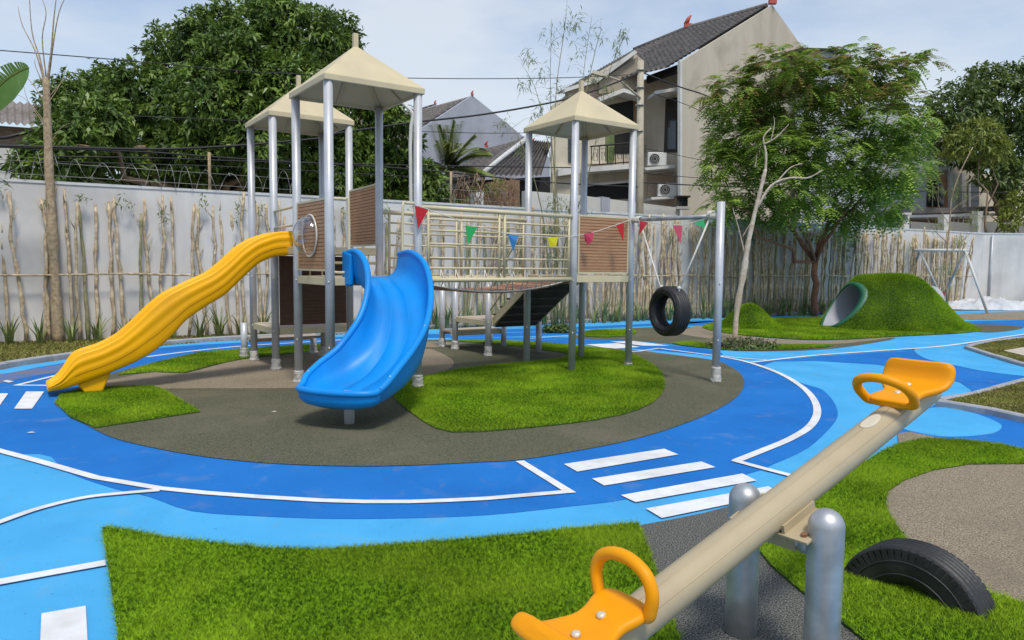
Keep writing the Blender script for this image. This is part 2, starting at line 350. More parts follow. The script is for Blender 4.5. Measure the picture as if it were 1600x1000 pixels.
tag(b.build('ground', M_street, org=(0, 0, 0)), kind='structure')
WD = A(1, .572, 0); WD = WD/np.linalg.norm(WD); WN = A(-WD[1], WD[0], 0); W0 = A(0, 20.6, 0); WH = 3.3
def wallp(s, off=0, z=0): return W0+WD*s+WN*off+A(0, 0, z)
def wall_s(px):                                       # distance along the wall of the point seen at column px
    k = (px-800)/FPX; y = 20.6/(1-.572*k); return (k*y)/WD[0]
# soil of the planting bed along the wall
CORN = wall_s(1531)
b = MB(); b.prism([tuple(wallp(-22, .0)[:2]), tuple(wallp(CORN, 0)[:2]), tuple(wallp(CORN, -1)[:2]), tuple(wallp(-22, -9)[:2])], -.04, -.012)
tag(b.build('bed_soil', M_soil, org=(0, 0, 0)), kind='structure')
Z1, Z2, Z3, Z4, Z5 = 0., .004, .008, .012, .016
court_px = [(-500, 640), (-60, 590), (36, 571), (108, 561), (200, 546), (264, 539), (330, 534), (460, 527), (560, 521), (660, 515), (760, 510), (914, 504), (1060, 498), (1200, 494), (1300, 491), (1480, 486), (1600, 484), (1750, 482), (2400, 500), (2600, 700), (2600, 1500), (-1200, 1500), (-1200, 900)]
sheet('rubber_pavement', court_px, Z1, M_light)
ISL = [(92, 622), (98, 642), (140, 668), (185, 688), (270, 707), (360, 720), (450, 727), (560, 730), (660, 728), (740, 724), (810, 720), (900, 706), (980, 690), (1050, 670), (1110, 646), (1150, 622), (1163, 602), (1158, 586), (1140, 573), (1117, 564), (1060, 556), (1000, 549), (930, 543), (830, 537), (740, 532), (640, 532), (540, 536), (460, 541), (380, 548), (312, 552), (240, 568), (175, 585)]
sheet('olive_rubber_island', ISL, Z4, M_olive, 5)
ring = [(-300, 600), (-100, 588), (0, 585), (60, 574), (120, 564), (200, 549), (270, 542), (330, 538), (460, 531), (560, 526), (560, 540), (700, 560), (1100, 590), (1122, 559), (1166, 566), (1215, 585), (1259, 601), (1284, 609), (1302, 627), (1309, 650), (1293, 673), (1261, 701), (1210, 725), (1168, 741), (1052, 764), (970, 782), (887, 792), (764, 805), (640, 810), (520, 811), (407, 807), (300, 799), (235, 777), (190, 767), (135, 750), (92, 733), (60, 722), (0, 706), (-120, 670), (-400, 630)]
sheet('blue_track', ring, Z2, M_med, 3)
sheet('light_blue_bump', [(24, 714), (40, 711), (62, 711), (80, 715), (88, 724), (96, 736), (60, 724), (40, 719)], Z3-.001, M_light)
big = [(1168, 568.5), (1275, 557.5), (1372, 550.5), (1486, 541.5), (1600, 524.5), (1800, 500), (1800, 740), (1650, 715), (1600, 706), (1480, 689), (1402, 678), (1440, 640), (1485, 628), (1510, 619), (1518, 610), (1500, 598), (1450, 583), (1372, 570), (1275, 564), (1210, 565), (1190, 572)]
sheet('blue_patch', big, Z2, M_med)
sheet('light_blue_blob', [(1429, 549), (1437, 542), (1465, 539.5), (1502, 539), (1560, 540), (1700, 545), (1750, 600), (1600, 588), (1535, 580), (1486, 570), (1447, 561)], Z3, M_light, 5)
sheet('light_blue_ellipse', [(1400, 665), (1430, 645), (1470, 637), (1520, 646), (1555, 659), (1565, 668), (1550, 678), (1500, 683), (1450, 680)], Z3, M_light, 5)
# painted waves far off behind the towers
for k, q in enumerate([[(640, 523), (800, 520), (980, 515), (1120, 509), (1120, 512), (980, 520), (800, 526), (640, 528)],
                       [(700, 529), (860, 527), (960, 531), (1100, 545), (1125, 556), (1040, 549), (930, 540), (820, 533)],
                       [(760, 516), (900, 511), (1060, 504), (1120, 502), (1060, 507), (900, 515), (800, 519)],
                       [(1060, 502), (1180, 499), (1290, 496), (1290, 499), (1180, 504), (1080, 509)],
                       [(1500, 503), (1560, 501), (1700, 498), (1700, 512), (1600, 512), (1530, 508)]]):
    sheet('painted_wave', q, Z2, M_med, 4)
sheet('olive_rubber_strip', [(890, 527), (985, 513), (1085, 513), (1130, 530), (1200, 536), (1300, 537), (1400, 529), (1300, 545), (1190, 549), (1115, 546), (1040, 537), (960, 531)], Z3, M_olive, 4)
sheet('dark_rubber_patch', [(1500, 509), (1540, 507), (1600, 511), (1570, 518), (1530, 519)], Z3, M_olive, 3)
sheet('far_rubber_patch', [(1470, 494), (1560, 488), (1760, 486), (1760, 500), (1600, 499), (1520, 500)], Z3, M_taupe, 3)
sheet('taupe_rubber_path', [(1062, 522), (1075, 514), (1090, 509), (1110, 516), (1130, 521), (1200, 529), (1295, 533), (1400, 527), (1350, 534), (1300, 538), (1200, 537), (1130, 532)], Z4, M_taupe, 3)
sheet('taupe_rubber_area', [(120, 607), (190, 592), (240, 583), (288, 585), (335, 573), (380, 563), (465, 556), (560, 549), (660, 546), (680, 549), (699, 558), (709, 566), (706, 575), (690, 582), (655, 590), (600, 600), (540, 606), (465, 608), (340, 608.5), (240, 608.5)], Z5, M_taupe, 2)
sheet('taupe_rubber_spot', [(650, 536), (690, 535), (737, 541), (700, 543), (655, 543)], Z5, M_taupe, 3)
CIRC = [(1750, 735), (1600, 727.5), (1514, 729), (1459, 738), (1413, 754), (1387, 772), (1383, 793), (1394, 816), (1412, 842), (1440, 868), (1480, 900), (1546, 931), (1600, 949), (1750, 990)]
sheet('taupe_rubber_circle', CIRC, Z5, M_taupe, 4)
sheet('taupe_rubber_corner', [(1405, 698), (1402, 679), (1422, 676), (1480, 688.5), (1500, 700), (1440, 705)], Z4, M_taupe)
GRY = [(990, 824), (1040, 815), (1100, 803), (1180, 781), (1195, 800), (1190, 862), (1257, 933), (1340, 998), (1450, 1090), (1450, 1400), (1200, 1400), (1075, 1060), (1040, 930)]
sheet('grey_rubber_path', GRY, Z3, M_grey)
# painted lines
ribbon('white_line', [(812, 722), (889, 770), (760, 781), (700, 784), (640, 786), (570, 786), (500, 784), (400, 778), (320, 772), (250, 765), (150, 748), (60, 722), (0, 706), (-120, 668)], .075, Z4, smooth=False)
ribbon('white_line', [(-160, 880), (-60, 840), (0, 818), (60, 797), (130, 780), (190, 773), (250, 768)], .065, Z4+.001)
ribbon('white_line', [(-200, 950), (0, 912), (165, 882)], .085, Z4, smooth=False)
ribbon('white_line', [(1030, 545), (1075, 551), (1120, 557), (1166, 566), (1215, 583), (1250, 603), (1270, 623), (1277, 645), (1266, 667), (1235, 687), (1190, 706), (1150, 722)], .085, Z4)
ribbon('white_line', [(1146, 721), (1190, 733), (1240, 746), (1290, 760)], .075, Z4+.001, smooth=False)
ribbon('white_line', [(1175, 567), (1275, 556), (1372, 549), (1486, 540), (1600, 523), (1800, 496)], .09, Z4+.001)
ribbon('white_line', [(1124, 556.5), (1165, 561), (1197, 563)], .06, Z4+.001)
ribbon('white_line', [(960, 552), (1000, 549.5), (1030, 545)], .07, Z4+.002, smooth=False)
ribbon('white_line', [(230, 558), (300, 549), (380, 541), (460, 536), (540, 531)], .09, Z3)
ribbon('white_line', [(76, 603), (26, 602.5), (100, 584), (150, 577)], .07, Z3, smooth=False)
ribbon('white_line', [(820, 530), (900, 524), (976, 519)], .05, Z3+.001)
for q in [[(881, 727), (1038, 703), (1060, 712), (902, 739)], [(925, 750), (1096, 723), (1118, 732), (944, 761)], [(970, 776), (1160, 742), (1182, 753), (993, 787)], [(1009, 797), (1200, 762), (1222, 773), (1034, 812)],
          [(22, 640), (41, 613), (69, 613), (50, 640)], [(-40, 640), (-14, 616), (13, 616), (-4, 640)], [(65, 962), (134, 950), (140, 1060), (60, 1075)],
          [(953, 534.5), (990, 533.5), (1046, 541), (1005, 541)], [(915, 539), (965, 537), (1000, 543), (955, 546)], [(4, 597), (10, 595), (22, 597), (14, 599)]]:
    b = MB(); b.add([(*G(*p)[:2], Z4) for p in q], [(0, 1, 2, 3)]); tag(b.build('crossing_bar', M_white, org=(0, 0, 0)), kind='structure')
# brown water stain in the paint by the kerb
sheet('dirt_stain', [(-60, 598), (0, 586), (50, 577), (120, 567), (150, 572), (90, 582), (30, 592), (-30, 606)], Z3-.001, mat('mud_film', (.17, .15, .17), .8, col2=(.045, .15, .42), nscale=3, detail=8), 3)

# turf: backing sheet and blades
def inpoly(P, poly):
    x, y = P[:, 0], P[:, 1]; c = np.zeros(len(P), bool); n = len(poly)
    for i in range(n):
        x0, y0 = poly[i][:2]; x1, y1 = poly[i-1][:2]
        m = ((y0 > y) != (y1 > y)); xx = (x1-x0)*(y-y0)/((y1-y0) if abs(y1-y0) > 1e-12 else 1e-12)+x0; c ^= m & (x < xx)
    return c
def blades(name, pts, h, w, m, lean=1.45, z0=None, parent=None, seg=1, bias=(0., 0.)):
    n = len(pts); az = rng.uniform(0, 2*math.pi, n); d = np.stack([np.cos(az), np.sin(az), np.zeros(n)], 1); hh = h*rng.uniform(.6, 1.2, n)
    az2 = rng.uniform(0, 2*math.pi, n); ln = lean*rng.uniform(.2, 1.2, n)
    tip = pts+np.stack([(np.cos(az2)*ln+bias[0])*hh, (np.sin(az2)*ln+bias[1])*hh, hh], 1); sd_ = d*(w/2)
    v = np.empty((n, 3, 3)); v[:, 0] = pts-sd_; v[:, 1] = pts+sd_; v[:, 2] = tip
    f = np.arange(n*3).reshape(n, 3); o = npmesh(name, v.reshape(-1, 3), f, m, parent=parent, org=(0, 0, 0)); return tag(o, kind='stuff')
def samp(poly, dens, holes=(), clipview=True):
    a = np.array([p[:2] for p in poly]); lo, hi = a.min(0), a.max(0); n = int(dens*(hi-lo).prod()); P = rng.uniform(lo, hi, (n, 2)); P = P[inpoly(P, poly)]
    for h_ in holes: P = P[~inpoly(P, h_)]
    return P
def turf(px, dens, h, w, k=4, holes=(), name='artificial_turf', bias=(0., 0.)):
    P = [G(*p) for p in px]
    if k: P = crom(P, k, True)
    b = MB(); b.prism([(p[0], p[1]) for p in P], 0, .021); tag(b.build('turf_backing', M_turfbase, org=(0, 0, 0)), kind='structure')
    S = samp(P, dens, holes); S3 = np.column_stack([S, np.full(len(S), .019)]); return blades(name, S3, h, w, M_turf, bias=bias)
circw = crom([G(*p) for p in CIRC], 4, True)
turf([(160, 828), (180, 830), (200, 833), (260, 845), (330, 853), (420, 862), (500, 864), (600, 857), (700, 850), (830, 838), (900, 830), (998, 822), (1004, 840), (1030, 910), (1060, 1000), (1085, 1080), (190, 1080), (183, 985), (168, 880)], 30000, .030, .0046, 0)
# right turf with the circle cut out (polygon runs round it)
RT = [(1165, 790), (1250, 760), (1330, 730), (1357, 722), (1376, 710), (1399, 699), (1440, 689), (1500, 690.5), (1560, 697), (1600, 706), (1650, 713), (1750, 730), (1750, 740), (1600, 728), (1514, 729), (1459, 738), (1413, 754), (1387, 772), (1383, 793), (1394, 816), (1412, 842), (1440, 868), (1480, 900), (1546, 931), (1600, 949), (1700, 990), (1700, 1080), (1450, 1080), (1336, 995), (1314, 976), (1257, 933), (1204, 887), (1185, 863), (1170, 820)]
turf(RT, 24000, .030, .0048, 0)
turf([(612, 606), (640, 597), (722, 578), (817, 568), (870, 563), (888, 555), (850, 548), (770, 538.5), (700, 533.5), (796, 534), (888, 540), (975, 551), (1005, 563), (1028, 578), (1038, 597), (1032, 620), (999, 642), (929, 659), (805, 673), (706, 678), (665, 663), (640, 645), (620, 628)], 9000, .032, .0075, 2)
turf([(88, 632), (96, 618), (160, 607), (240, 605.5), (256, 612), (313, 646), (230, 659), (150, 671), (110, 654)], 11000, .032, .0065, 0)
turf([(184, 588), (240, 569), (312, 552), (380, 547), (460, 541), (520, 538), (520, 545), (465, 552), (380, 562), (335, 572), (288, 584.5), (240, 583)], 6000, .03, .009, 0)
turf([(914, 519), (940, 516), (990, 516), (985, 526), (916, 527)], 5000, .03, .010, 2)
turf([(1050, 538), (1085, 535), (1115, 540), (1190, 541), (1290, 539), (1290, 544), (1190, 549), (1115, 546)], 5000, .03, .010, 2)

# kerbs, stone by stone
def kerb(px, w=.14, h=.10, L=.9, label='pale concrete kerb stones edging the planting bed', seg=6, z0=0.):
    P = crom([G(*p) for p in px], seg); root = empty('kerb', P[0], None, None, kind='structure'); root['label'] = label
    d = [0]
    for i in range(1, len(P)): d.append(d[-1]+np.linalg.norm(P[i]-P[i-1]))
    d = np.array(d); X = np.array(P); s = 0
    while s < d[-1]-.05:
        e = min(s+L, d[-1]); a = np.array([np.interp(s+.008, d, X[:, i]) for i in range(3)]); c = np.array([np.interp(e-.008, d, X[:, i]) for i in range(3)])
        t = c-a; ln = np.linalg.norm(t)
        if ln > .05:
            t /= ln; n_ = A(-t[1], t[0], 0); zz = random.uniform(-.004, .004); b = MB()
            prof = [(-w/2, 0), (-w/2, h-.015), (-w/2+.015, h), (w/2-.015, h), (w/2, h-.015), (w/2, 0)]
            b.sweep([[q+n_*x+A(0, 0, y+zz-.01+z0) for x, y in prof] for q in (a, c)], sm=False); b.build('kerb_stone', M_kerb, root)
        s = e
    return root
kerb([(-160, 604), (-60, 588), (36, 569), (108, 559), (200, 545), (264, 538), (330, 533), (460, 526), (560, 520), (660, 514), (760, 509), (914, 503), (1060, 497), (1200, 493), (1300, 490), (1420, 487)], label='long pale kerb between blue track and wall planting bed')
P1 = [(1512, 545), (1545, 537.5), (1600, 531), (1760, 518), (1760, 600), (1600, 573)]
P2 = [(1470, 632), (1498, 627), (1600, 599), (1760, 560), (1760, 690), (1600, 659), (1530, 643)]
kerb([(1760, 518), (1600, 530.5), (1545, 537), (1511, 545)], .12, .08, .8, 'kerb along the far side of the pointed planting bed')
kerb([(1511, 545.5), (1600, 573), (1760, 610)], .12, .08, .8, 'kerb along the near side of the pointed planting bed')
kerb([(1466, 631), (1497, 627), (1600, 599), (1760, 560)], .10, .08, .8, 'kerb along the far side of the right planting bed', seg=1)
kerb([(1464, 634), (1530, 644), (1600, 660), (1760, 695)], .12, .09, .6, 'kerb along the near side of the right planting bed', seg=1)
for nm, q, dn in (('bed_soil', P1, 1500), ('bed_soil', P2, 2200)):
    sheet(nm, q, .03, M_soil); Pq = [G(*p) for p in q]; S = samp(Pq, dn*2.2)
    blades('bed_grass', np.column_stack([S, np.full(len(S), .028)]), .04, .035, M_bedgrass, lean=1.4)
b = MB(); b.prism([tuple(G(*p)[:2]) for p in [(1568, 553), (1600, 547.5), (1760, 530), (1760, 590), (1640, 571)]], .02, .07)
tag(b.build('stepping_slab', mat('pale_slab', (.55, .47, .38), .9, col2=(.48, .42, .34), nscale=6), org=(0, 0, 0)), kind='structure')
bedp = [wallp(-16, -.05), wallp(CORN, -.05), G(1480, 486), G(1300, 490.5), G(1060, 497.5), G(760, 509.5), G(460, 526.5), G(330, 533.5), G(200, 545.5), G(108, 559.5), G(36, 569.5), G(-160, 604)]
S = samp(bedp, 650); S = S[(S[:, 0] < 2) | (rng.uniform(size=len(S)) < .5)]
blades('bed_grass', np.column_stack([S, np.full(len(S), -.015)]), .06, .055, M_bedgrass, lean=1.3)

# ------------------------------------------------------------------ perimeter wall and stick fence
b = MB(); b.extr([wallp(-24, 0, -.1), wallp(CORN, 0, -.1), wallp(CORN, 0, WH-.06), wallp(-24, 0, WH-.06)], WN*.2)
wr = empty('perimeter_wall', wallp(0), 'long light grey rendered garden wall behind the playground', 'wall')
b.build('wall_panel', M_wall, wr)
b = MB(); b.extr([wallp(-24, -.02, WH-.057), wallp(CORN, -.02, WH-.057), wallp(CORN, -.02, WH), wallp(-24, -.02, WH)], WN*.24); b.build('coping', M_cap, wr)
RD = A(1, -.02, 0); cp = wallp(CORN); rw = empty('side_wall', cp, 'grey rendered wall turning off right behind the white tarpaulin', 'wall')
b = MB(); b.extr([cp+WN*.0+RD*.003, cp+RD*14, cp+RD*14+A(0, 0, WH-.06), cp+RD*.003+A(0, 0, WH-.06)], A(0, .2, 0)); b.build('wall_panel', M_wall, rw)
b = MB(); b.extr([cp+A(.003, -.02, WH-.057), cp+RD*14+A(0, -.02, WH-.057), cp+RD*14+A(0, -.02, WH), cp+A(.003, -.02, WH)], A(0, .24, 0)); b.build('coping', M_cap, rw)
b = MB(); b.tube([cp+A(.35, -.08, 0), cp+A(.35, -.08, WH-.1)], .04); b.build('downpipe', M_post, rw)
# sticks
fence = empty('stick_fence', wallp(0, -.15), 'rustic fence of rough sticks tied to a horizontal pole along the wall', 'fence')
def stick_mesh(seed, h, fork=False):
    r_ = random.Random(seed); b = MB(); pts = []; rad = []; x = y = 0; n = 11
    for i in range(n):
        t = i/(n-1); pts.append((x, y, t*h)); rad.append((.036-.010*t)*(1.22 if i % 2 else .88)*r_.uniform(.85, 1.15)); x += r_.uniform(-.05, .05); y += r_.uniform(-.015, .015)
    b.tube(pts, rad, 5)
    for j in range(r_.randint(1, 3)):
        i = r_.randint(5, n-2); p = A(*pts[i]); d = A(r_.uniform(-1, 1), r_.uniform(-.4, .1), 1.3); b.tube([p, p+d*.1, p+d*.1+A(d[0]*.05, 0, .14)], [.014, .011, .004], 3)
    return b.mesh('stick')
SM = [stick_mesh(i, 1.0*h) for i, h in enumerate([2.95, 2.85, 2.9, 2.75, 2.8, 3.0, 2.7, 2.88, 2.65, 2.78])]
for i, me in enumerate(SM): me.materials.append(M_stick2 if i == 8 else M_stick)
spx = []
left_px = [10, 38, 66, 77, 110, 122, 135, 152, 172, 197, 219, 240, 257, 270, 291, 319, 335, 357, 369, 382, 404, 410, 436, 442, 470, 484, 525, 535, 560, 575, 600, 612, 625, 640, 655]
ss = [wall_s(q) for q in left_px]
s = wall_s(664); end = wall_s(1500)
while s < end: ss.append(s); s += random.choice([.085, .10, .115, .13, .145, .18])
ss = ss[:290]
for s in ss:
    o = bpy.data.objects.new('stick', random.choice(SM)); COL.objects.link(o); o.parent = fence
    p = wallp(s, -.12-random.random()*.08)-ORG[fence.name]; o.location = [float(q) for q in p]; o.location[2] = -.02
    o.rotation_euler = (R(random.uniform(-2.5, .5)), R(random.uniform(-3.5, 3.5)), random.uniform(0, 6.28)); sc = random.uniform(.97, 1.08); o.scale = (1.1, 1.1, sc*1.05)
k_ = 0
s = -16.
while s < end+.3:
    e = min(s+3.2, end+.35); b = MB(); b.tube([wallp(s, -.24, 1.40+random.uniform(-.03, .03)), wallp((s+e)/2, -.25, 1.37), wallp(e+.15, -.24, 1.40+random.uniform(-.03, .03))], [.027, .023, .02], 6); b.build('rail_pole', M_stick, fence); s = e
# leafy sprouts on stick tops

SPROUT = [(q, random.uniform(2.7, 3.05)) for q in ss[:34:3]]+[(q, random.uniform(2.4, 3.1)) for q in ss[34:] if random.random() < .14]+[(wall_s(1318+random.uniform(-20, 20)), random.uniform(2.0, 3.2)) for _ in range(16)]

# ------------------------------------------------------------------ foliage helpers
def leafquads(P, D, N, L, W, droop=.15):
    n = len(P); S = np.cross(D, N); S /= (np.linalg.norm(S, axis=1, keepdims=True)+1e-9); L = L[:, None]; W = W[:, None]
    v = np.empty((n, 4, 3)); v[:, 0] = P; v[:, 1] = P+D*L*.45+S*W/2; v[:, 2] = P+D*L-np.array([0, 0, 1.])*L*droop; v[:, 3] = P+D*L*.45-S*W/2
    f = np.arange(n*4).reshape(n, 4); return v.reshape(-1, 3), f
def unit(a): return a/(np.linalg.norm(a, axis=-1, keepdims=True)+1e-9)
def lobecenters(lobes, per, shell=(.7, 1.0), keepin=.6):
    C_, N_ = [], []
    for c, r in lobes:
        c = A(*c); r = np.array(r if hasattr(r, '__len__') else (r, r, r), float); n = int(per*(r[0]*r[1]*r[2])**(2/3))
        d = unit(rng.normal(size=(n, 3))); rr = rng.uniform(*shell, n)[:, None]*(1+.13*np.sin(d[:, :1]*7+c[0])*np.cos(d[:, 2:]*6+c[1]))
        P = c+d*rr*r; keep = np.ones(n, bool)
        for c2, r2 in lobes:
            c2 = A(*c2); r2 = np.array(r2 if hasattr(r2, '__len__') else (r2, r2, r2), float)
            if (c2 == c).all(): continue
            q = np.linalg.norm((P-c2)/r2, axis=1); keep &= (q > keepin)
        C_.append(P[keep]); N_.append(unit(d/r)[keep])
    return np.concatenate(C_), np.concatenate(N_)
def rosettes(C_, N_, k, L, W, spread=.9, droop=.25, jit=.05):
    n = len(C_); P = np.repeat(C_, k, 0)+rng.normal(size=(n*k, 3))*jit; NN = np.repeat(N_, k, 0)
    D = unit(NN*.55+unit(rng.normal(size=(n*k, 3)))*spread+np.array([0, 0, -.12])); N2 = unit(rng.normal(size=(n*k, 3))*.5+NN+np.array([0, 0, .8]))
    LL = L*rng.uniform(.65, 1.2, n*k); return leafquads(P, D, N2, LL, np.full(n*k, W)*rng.uniform(.8, 1.2, n*k), droop)
def fronds(C_, N_, k, L, nl=6, lw=.07, ll=.11):
    n = len(C_); V_, F_ = [], []; P = np.repeat(C_, k, 0)+rng.normal(size=(n*k, 3))*.06; NN = np.repeat(N_, k, 0); az = rng.uniform(0, 6.28, n*k)
    D = unit(NN*.7+np.stack([np.cos(az), np.sin(az), rng.uniform(-.35, .35, n*k)], 1)*.8); Lh = L*rng.uniform(.7, 1.2, n*k)
    S = unit(np.cross(D, np.array([0, 0, 1.]))); out = []
    for j in range(nl):
        t = (j+.5)/nl; B = P+D*(Lh*t)[:, None]-np.array([0, 0, 1.])*(Lh*t*t*.55)[:, None]
        for sg in (-1, 1):
            dd = unit(S*sg+D*.5+np.array([0, 0, -.25])); out.append(leafquads(B, dd, np.tile([0, 0, 1.], (len(B), 1))+D*.3, np.full(len(B), ll*(1-.5*abs(t-.4))), np.full(len(B), lw), .1))
    o = 0
    for v, f in out: V_.append(v); F_.append(f+o); o += len(v)
    return np.concatenate(V_), np.concatenate(F_)
def limb(b, p0, p1, r0, r1, n=7, wob=.08, seg=6):
    p0, p1 = A(*p0), A(*p1); L = np.linalg.norm(p1-p0); P = [p0+(p1-p0)*t+rng.normal(size=3)*wob*L*.25*math.sin(math.pi*t) for t in np.linspace(0, 1, seg)]
    b.tube(P, list(np.linspace(r0, r1, seg)), n); return P
def tree(name, base, lobes_px, Y, label, cat, leaf, trunk_mat, trunk_r, per, k, L, W, style='ros', group=None, depth=.8, fork=.45, spread=.9, shell=(.55, 1.0), jitY=1.2, trunkto=None, top=None, limbs=2):
    base = A(*base); lobes = []
    for i, q in enumerate(lobes_px):
        px, py, r = q[:3]; dy = q[3] if len(q) > 3 else random.uniform(-jitY, jitY); c = V(px, py, Y+dy); rr = r*(Y+dy)/FPX; lobes.append((c, (rr*1.02, rr*depth*1.15, rr*.95)))
    root = empty(name, base, label, cat, group)
    b = MB(); cen = np.mean([l[0] for l in lobes], 0) if trunkto is None else A(*trunkto); f = base+(cen-base)*fork; f[2] = base[2]+(cen[2]-base[2])*fork
    limb(b, base, f, trunk_r, trunk_r*.75, 9, .12)
    for c, r in lobes[::limbs]: limb(b, f, c, trunk_r*.5, trunk_r*.1, 6, .25)
    b.build('trunk', trunk_mat, root)
    Cc, Nn = lobecenters(lobes, per, shell)
    v, f_ = (rosettes(Cc, Nn, k, L, W, spread) if style == 'ros' else fronds(Cc, Nn, k, L, ll=W))
    if top:                                   # new growth at the upper outside carries its own leaf material
        pass
    npmesh('crown', v, f_, leaf, parent=root); return root, lobes, Cc, Nn

# big dense tree at the left, behind the wall
random.seed(3)
L1 = [(470, 66, 62), (405, 48, 55), (335, 62, 55), (280, 92, 52), (370, 110, 70, -1.5), (520, 112, 50), (455, 150, 72, -1.8), (330, 165, 74, -2), (250, 165, 55), (215, 140, 48), (185, 205, 52), (400, 215, 60, -2.2), (300, 235, 55, -2), (110, 160, 42), (110, 225, 50, -5), (62, 258, 36, -5.2), (95, 262, 40, -5.2), (150, 190, 50, -4), (165, 255, 60, -3), (265, 260, 62), (350, 255, 70), (450, 240, 80), (540, 200, 70), (520, 270, 60), (520, 62, 42), (440, 30, 40), (165, 135, 34), (560, 150, 36)]
tree('dense_mango_tree', V(330, 420, 24.)*A(1, 1, 0), L1, 23.5, 'huge dense dark green tree filling the left above the wall', 'tree', M_leafA, M_bark, .35, 340, 10, .225, .08, shell=(.6, 1.04), jitY=1.6, limbs=1)
L2 = [(620, 225, 38), (600, 270, 44), (660, 285, 36), (640, 330, 36), (575, 310, 40), (690, 320, 24), (590, 170, 26), (625, 180, 22)]
tree('leafy_tree', V(615, 420, 24.)*A(1, 1, 0), L2, 24, 'smaller green tree seen between the tall tower posts', 'tree', M_leafA, M_bark, .16, 300, 9, .26, .09, jitY=.6)
# feathery tree in front of the right part of the wall
L3 = [(1150, 150, 48), (1200, 120, 46), (1135, 215, 42), (1120, 260, 34), (1180, 220, 55), (1240, 170, 60), (1300, 130, 52), (1345, 110, 42), (1395, 125, 34), (1432, 100, 22), (1380, 190, 62), (1300, 230, 75), (1240, 290, 60), (1160, 300, 44), (1330, 300, 62), (1400, 260, 48), (1420, 215, 32), (1385, 318, 34), (1320, 335, 30), (1200, 330, 30), (1130, 318, 28), (1250, 100, 26), (1330, 90, 20), (1225, 235, 50), (1345, 250, 50)]
random.seed(11)
bt = wallp(wall_s(1236), -1.0)
rt, lb, Cc, Nn = tree('feathery_tree', bt, L3, 24.0, 'broad feathery leaved tree with reddish trunk right of the tyre swing', 'tree', M_leafB, M_rbark, .13, 84, 4, .42, .15, style='fr', fork=.32, shell=(.35, 1.0), limbs=4, jitY=1.4, depth=.9)
sel = (Cc[:, 2] > 6.6+.25*np.sin(Cc[:, 0]*3)) & (rng.uniform(size=len(Cc)) < .62)
v, f_ = fronds(Cc[sel]+Nn[sel]*.1, Nn[sel], 3, .38, ll=.12); npmesh('new_growth', v, f_, M_leafR, parent=rt)
# trees at the far right beyond the wall
L4 = [(1500, 170, 50), (1460, 190, 30), (1560, 160, 62), (1610, 150, 66), (1520, 225, 45), (1590, 230, 50), (1540, 130, 34), (1470, 230, 22), (1600, 290, 44), (1640, 220, 60), (1560, 270, 36)]
tree('spreading_tree', V(1590, 430, 42.)*A(1, 1, 0), L4, 40, 'dark spreading tree at the right edge beyond the wall', 'tree', M_leafC, M_bark, .3, 85, 9, .34, .12, jitY=2)
L5 = [(1530, 215, 34), (1500, 225, 26), (1556, 235, 24), (1590, 320, 22), (1580, 345, 18)]
tree('yellowish_tree', V(1545, 430, 37.)*A(1, 1, 0), L5, 36.5, 'small yellow green tree in front of the dark spreading tree', 'tree', M_leafY, M_bark, .12, 160, 8, .28, .08, jitY=.5)

# thin trees
def polytree(name, px, Y, r0, m, label, twigs=(), group=None, cat='tree', base=None):
    base = V(*px[0], Y) if base is None else base; root = empty(name, base, label, cat, group)
    P = crom([V(x, y, Y) for x, y in px], 4); P[0] = base; b = MB(); n = len(P); b.tube(P, list(np.linspace(r0, r0*.55, n)*(1+.12*rng.normal(size=n))), 8); b.build('trunk', m, root)
    for tw in twigs:
        pts, ra = tw[0], tw[1]; dy = tw[2] if len(tw) > 2 else 0
        Q = crom([V(x, y, Y+dy*i) for i, (x, y) in enumerate(pts)], 4); b = MB(); b.tube(Q, list(np.linspace(ra, ra*.3, len(Q))), 5); b.build('branch', tw[3] if len(tw) > 3 else m, root)
    return root
g1 = G(92, 534)
polytree('bare_tree', [(92, 534), (88, 470), (84, 400), (80, 330), (76, 250), (74, 180), (72, 122)], g1[1], .115, M_gbark, 'pollarded bare trunk with upright twigs near the left edge',
         [([(70, 130), (62, 90), (50, 50), (45, -20)], .02, .03), ([(74, 125), (80, 80), (84, 30), (90, -20)], .022, -.03), ([(76, 125), (83, 70), (92, 20), (105, -10)], .018, .05), ([(68, 125), (55, 80), (35, 40), (28, 10)], .016, .04), ([(72, 120), (66, 60), (72, 20), (62, -10)], .014, -.06), ([(66, 128), (56, 105), (54, 92)], .012),
          ([(70, 160), (50, 130), (32, 112), (10, 95)], .010, .04), ([(76, 160), (95, 130), (105, 100)], .010, .04), ([(74, 200), (45, 160), (36, 130)], .009, -.05), ([(78, 150), (100, 125), (125, 108)], .009, .08), ([(76, 230), (95, 200), (118, 190)], .008), ([(70, 190), (40, 155), (15, 145)], .008)], base=g1)
g2 = G(1148, 531)
polytree('leaning_sapling', [(1148, 531), (1152, 480), (1163, 420), (1168, 385), (1180, 330), (1190, 290), (1196, 265)], g2[1], .075, M_pbark, 'slim pale bare tree leaning beside the tall silver post',
         [([(1196, 270), (1197, 240), (1193, 215), (1205, 200)], .035, .02), ([(1183, 325), (1205, 290), (1235, 278), (1262, 278), (1285, 266)], .035, -.05), ([(1215, 283), (1235, 262), (1255, 255)], .02), ([(1194, 225), (1212, 215), (1232, 195)], .018, .05), ([(1205, 218), (1210, 195), (1209, 182)], .012, .05), ([(1163, 395), (1155, 360), (1145, 325)], .018, .03), ([(1160, 370), (1172, 350), (1178, 345)], .012), ([(1180, 262), (1183, 240)], .012)], base=g2)
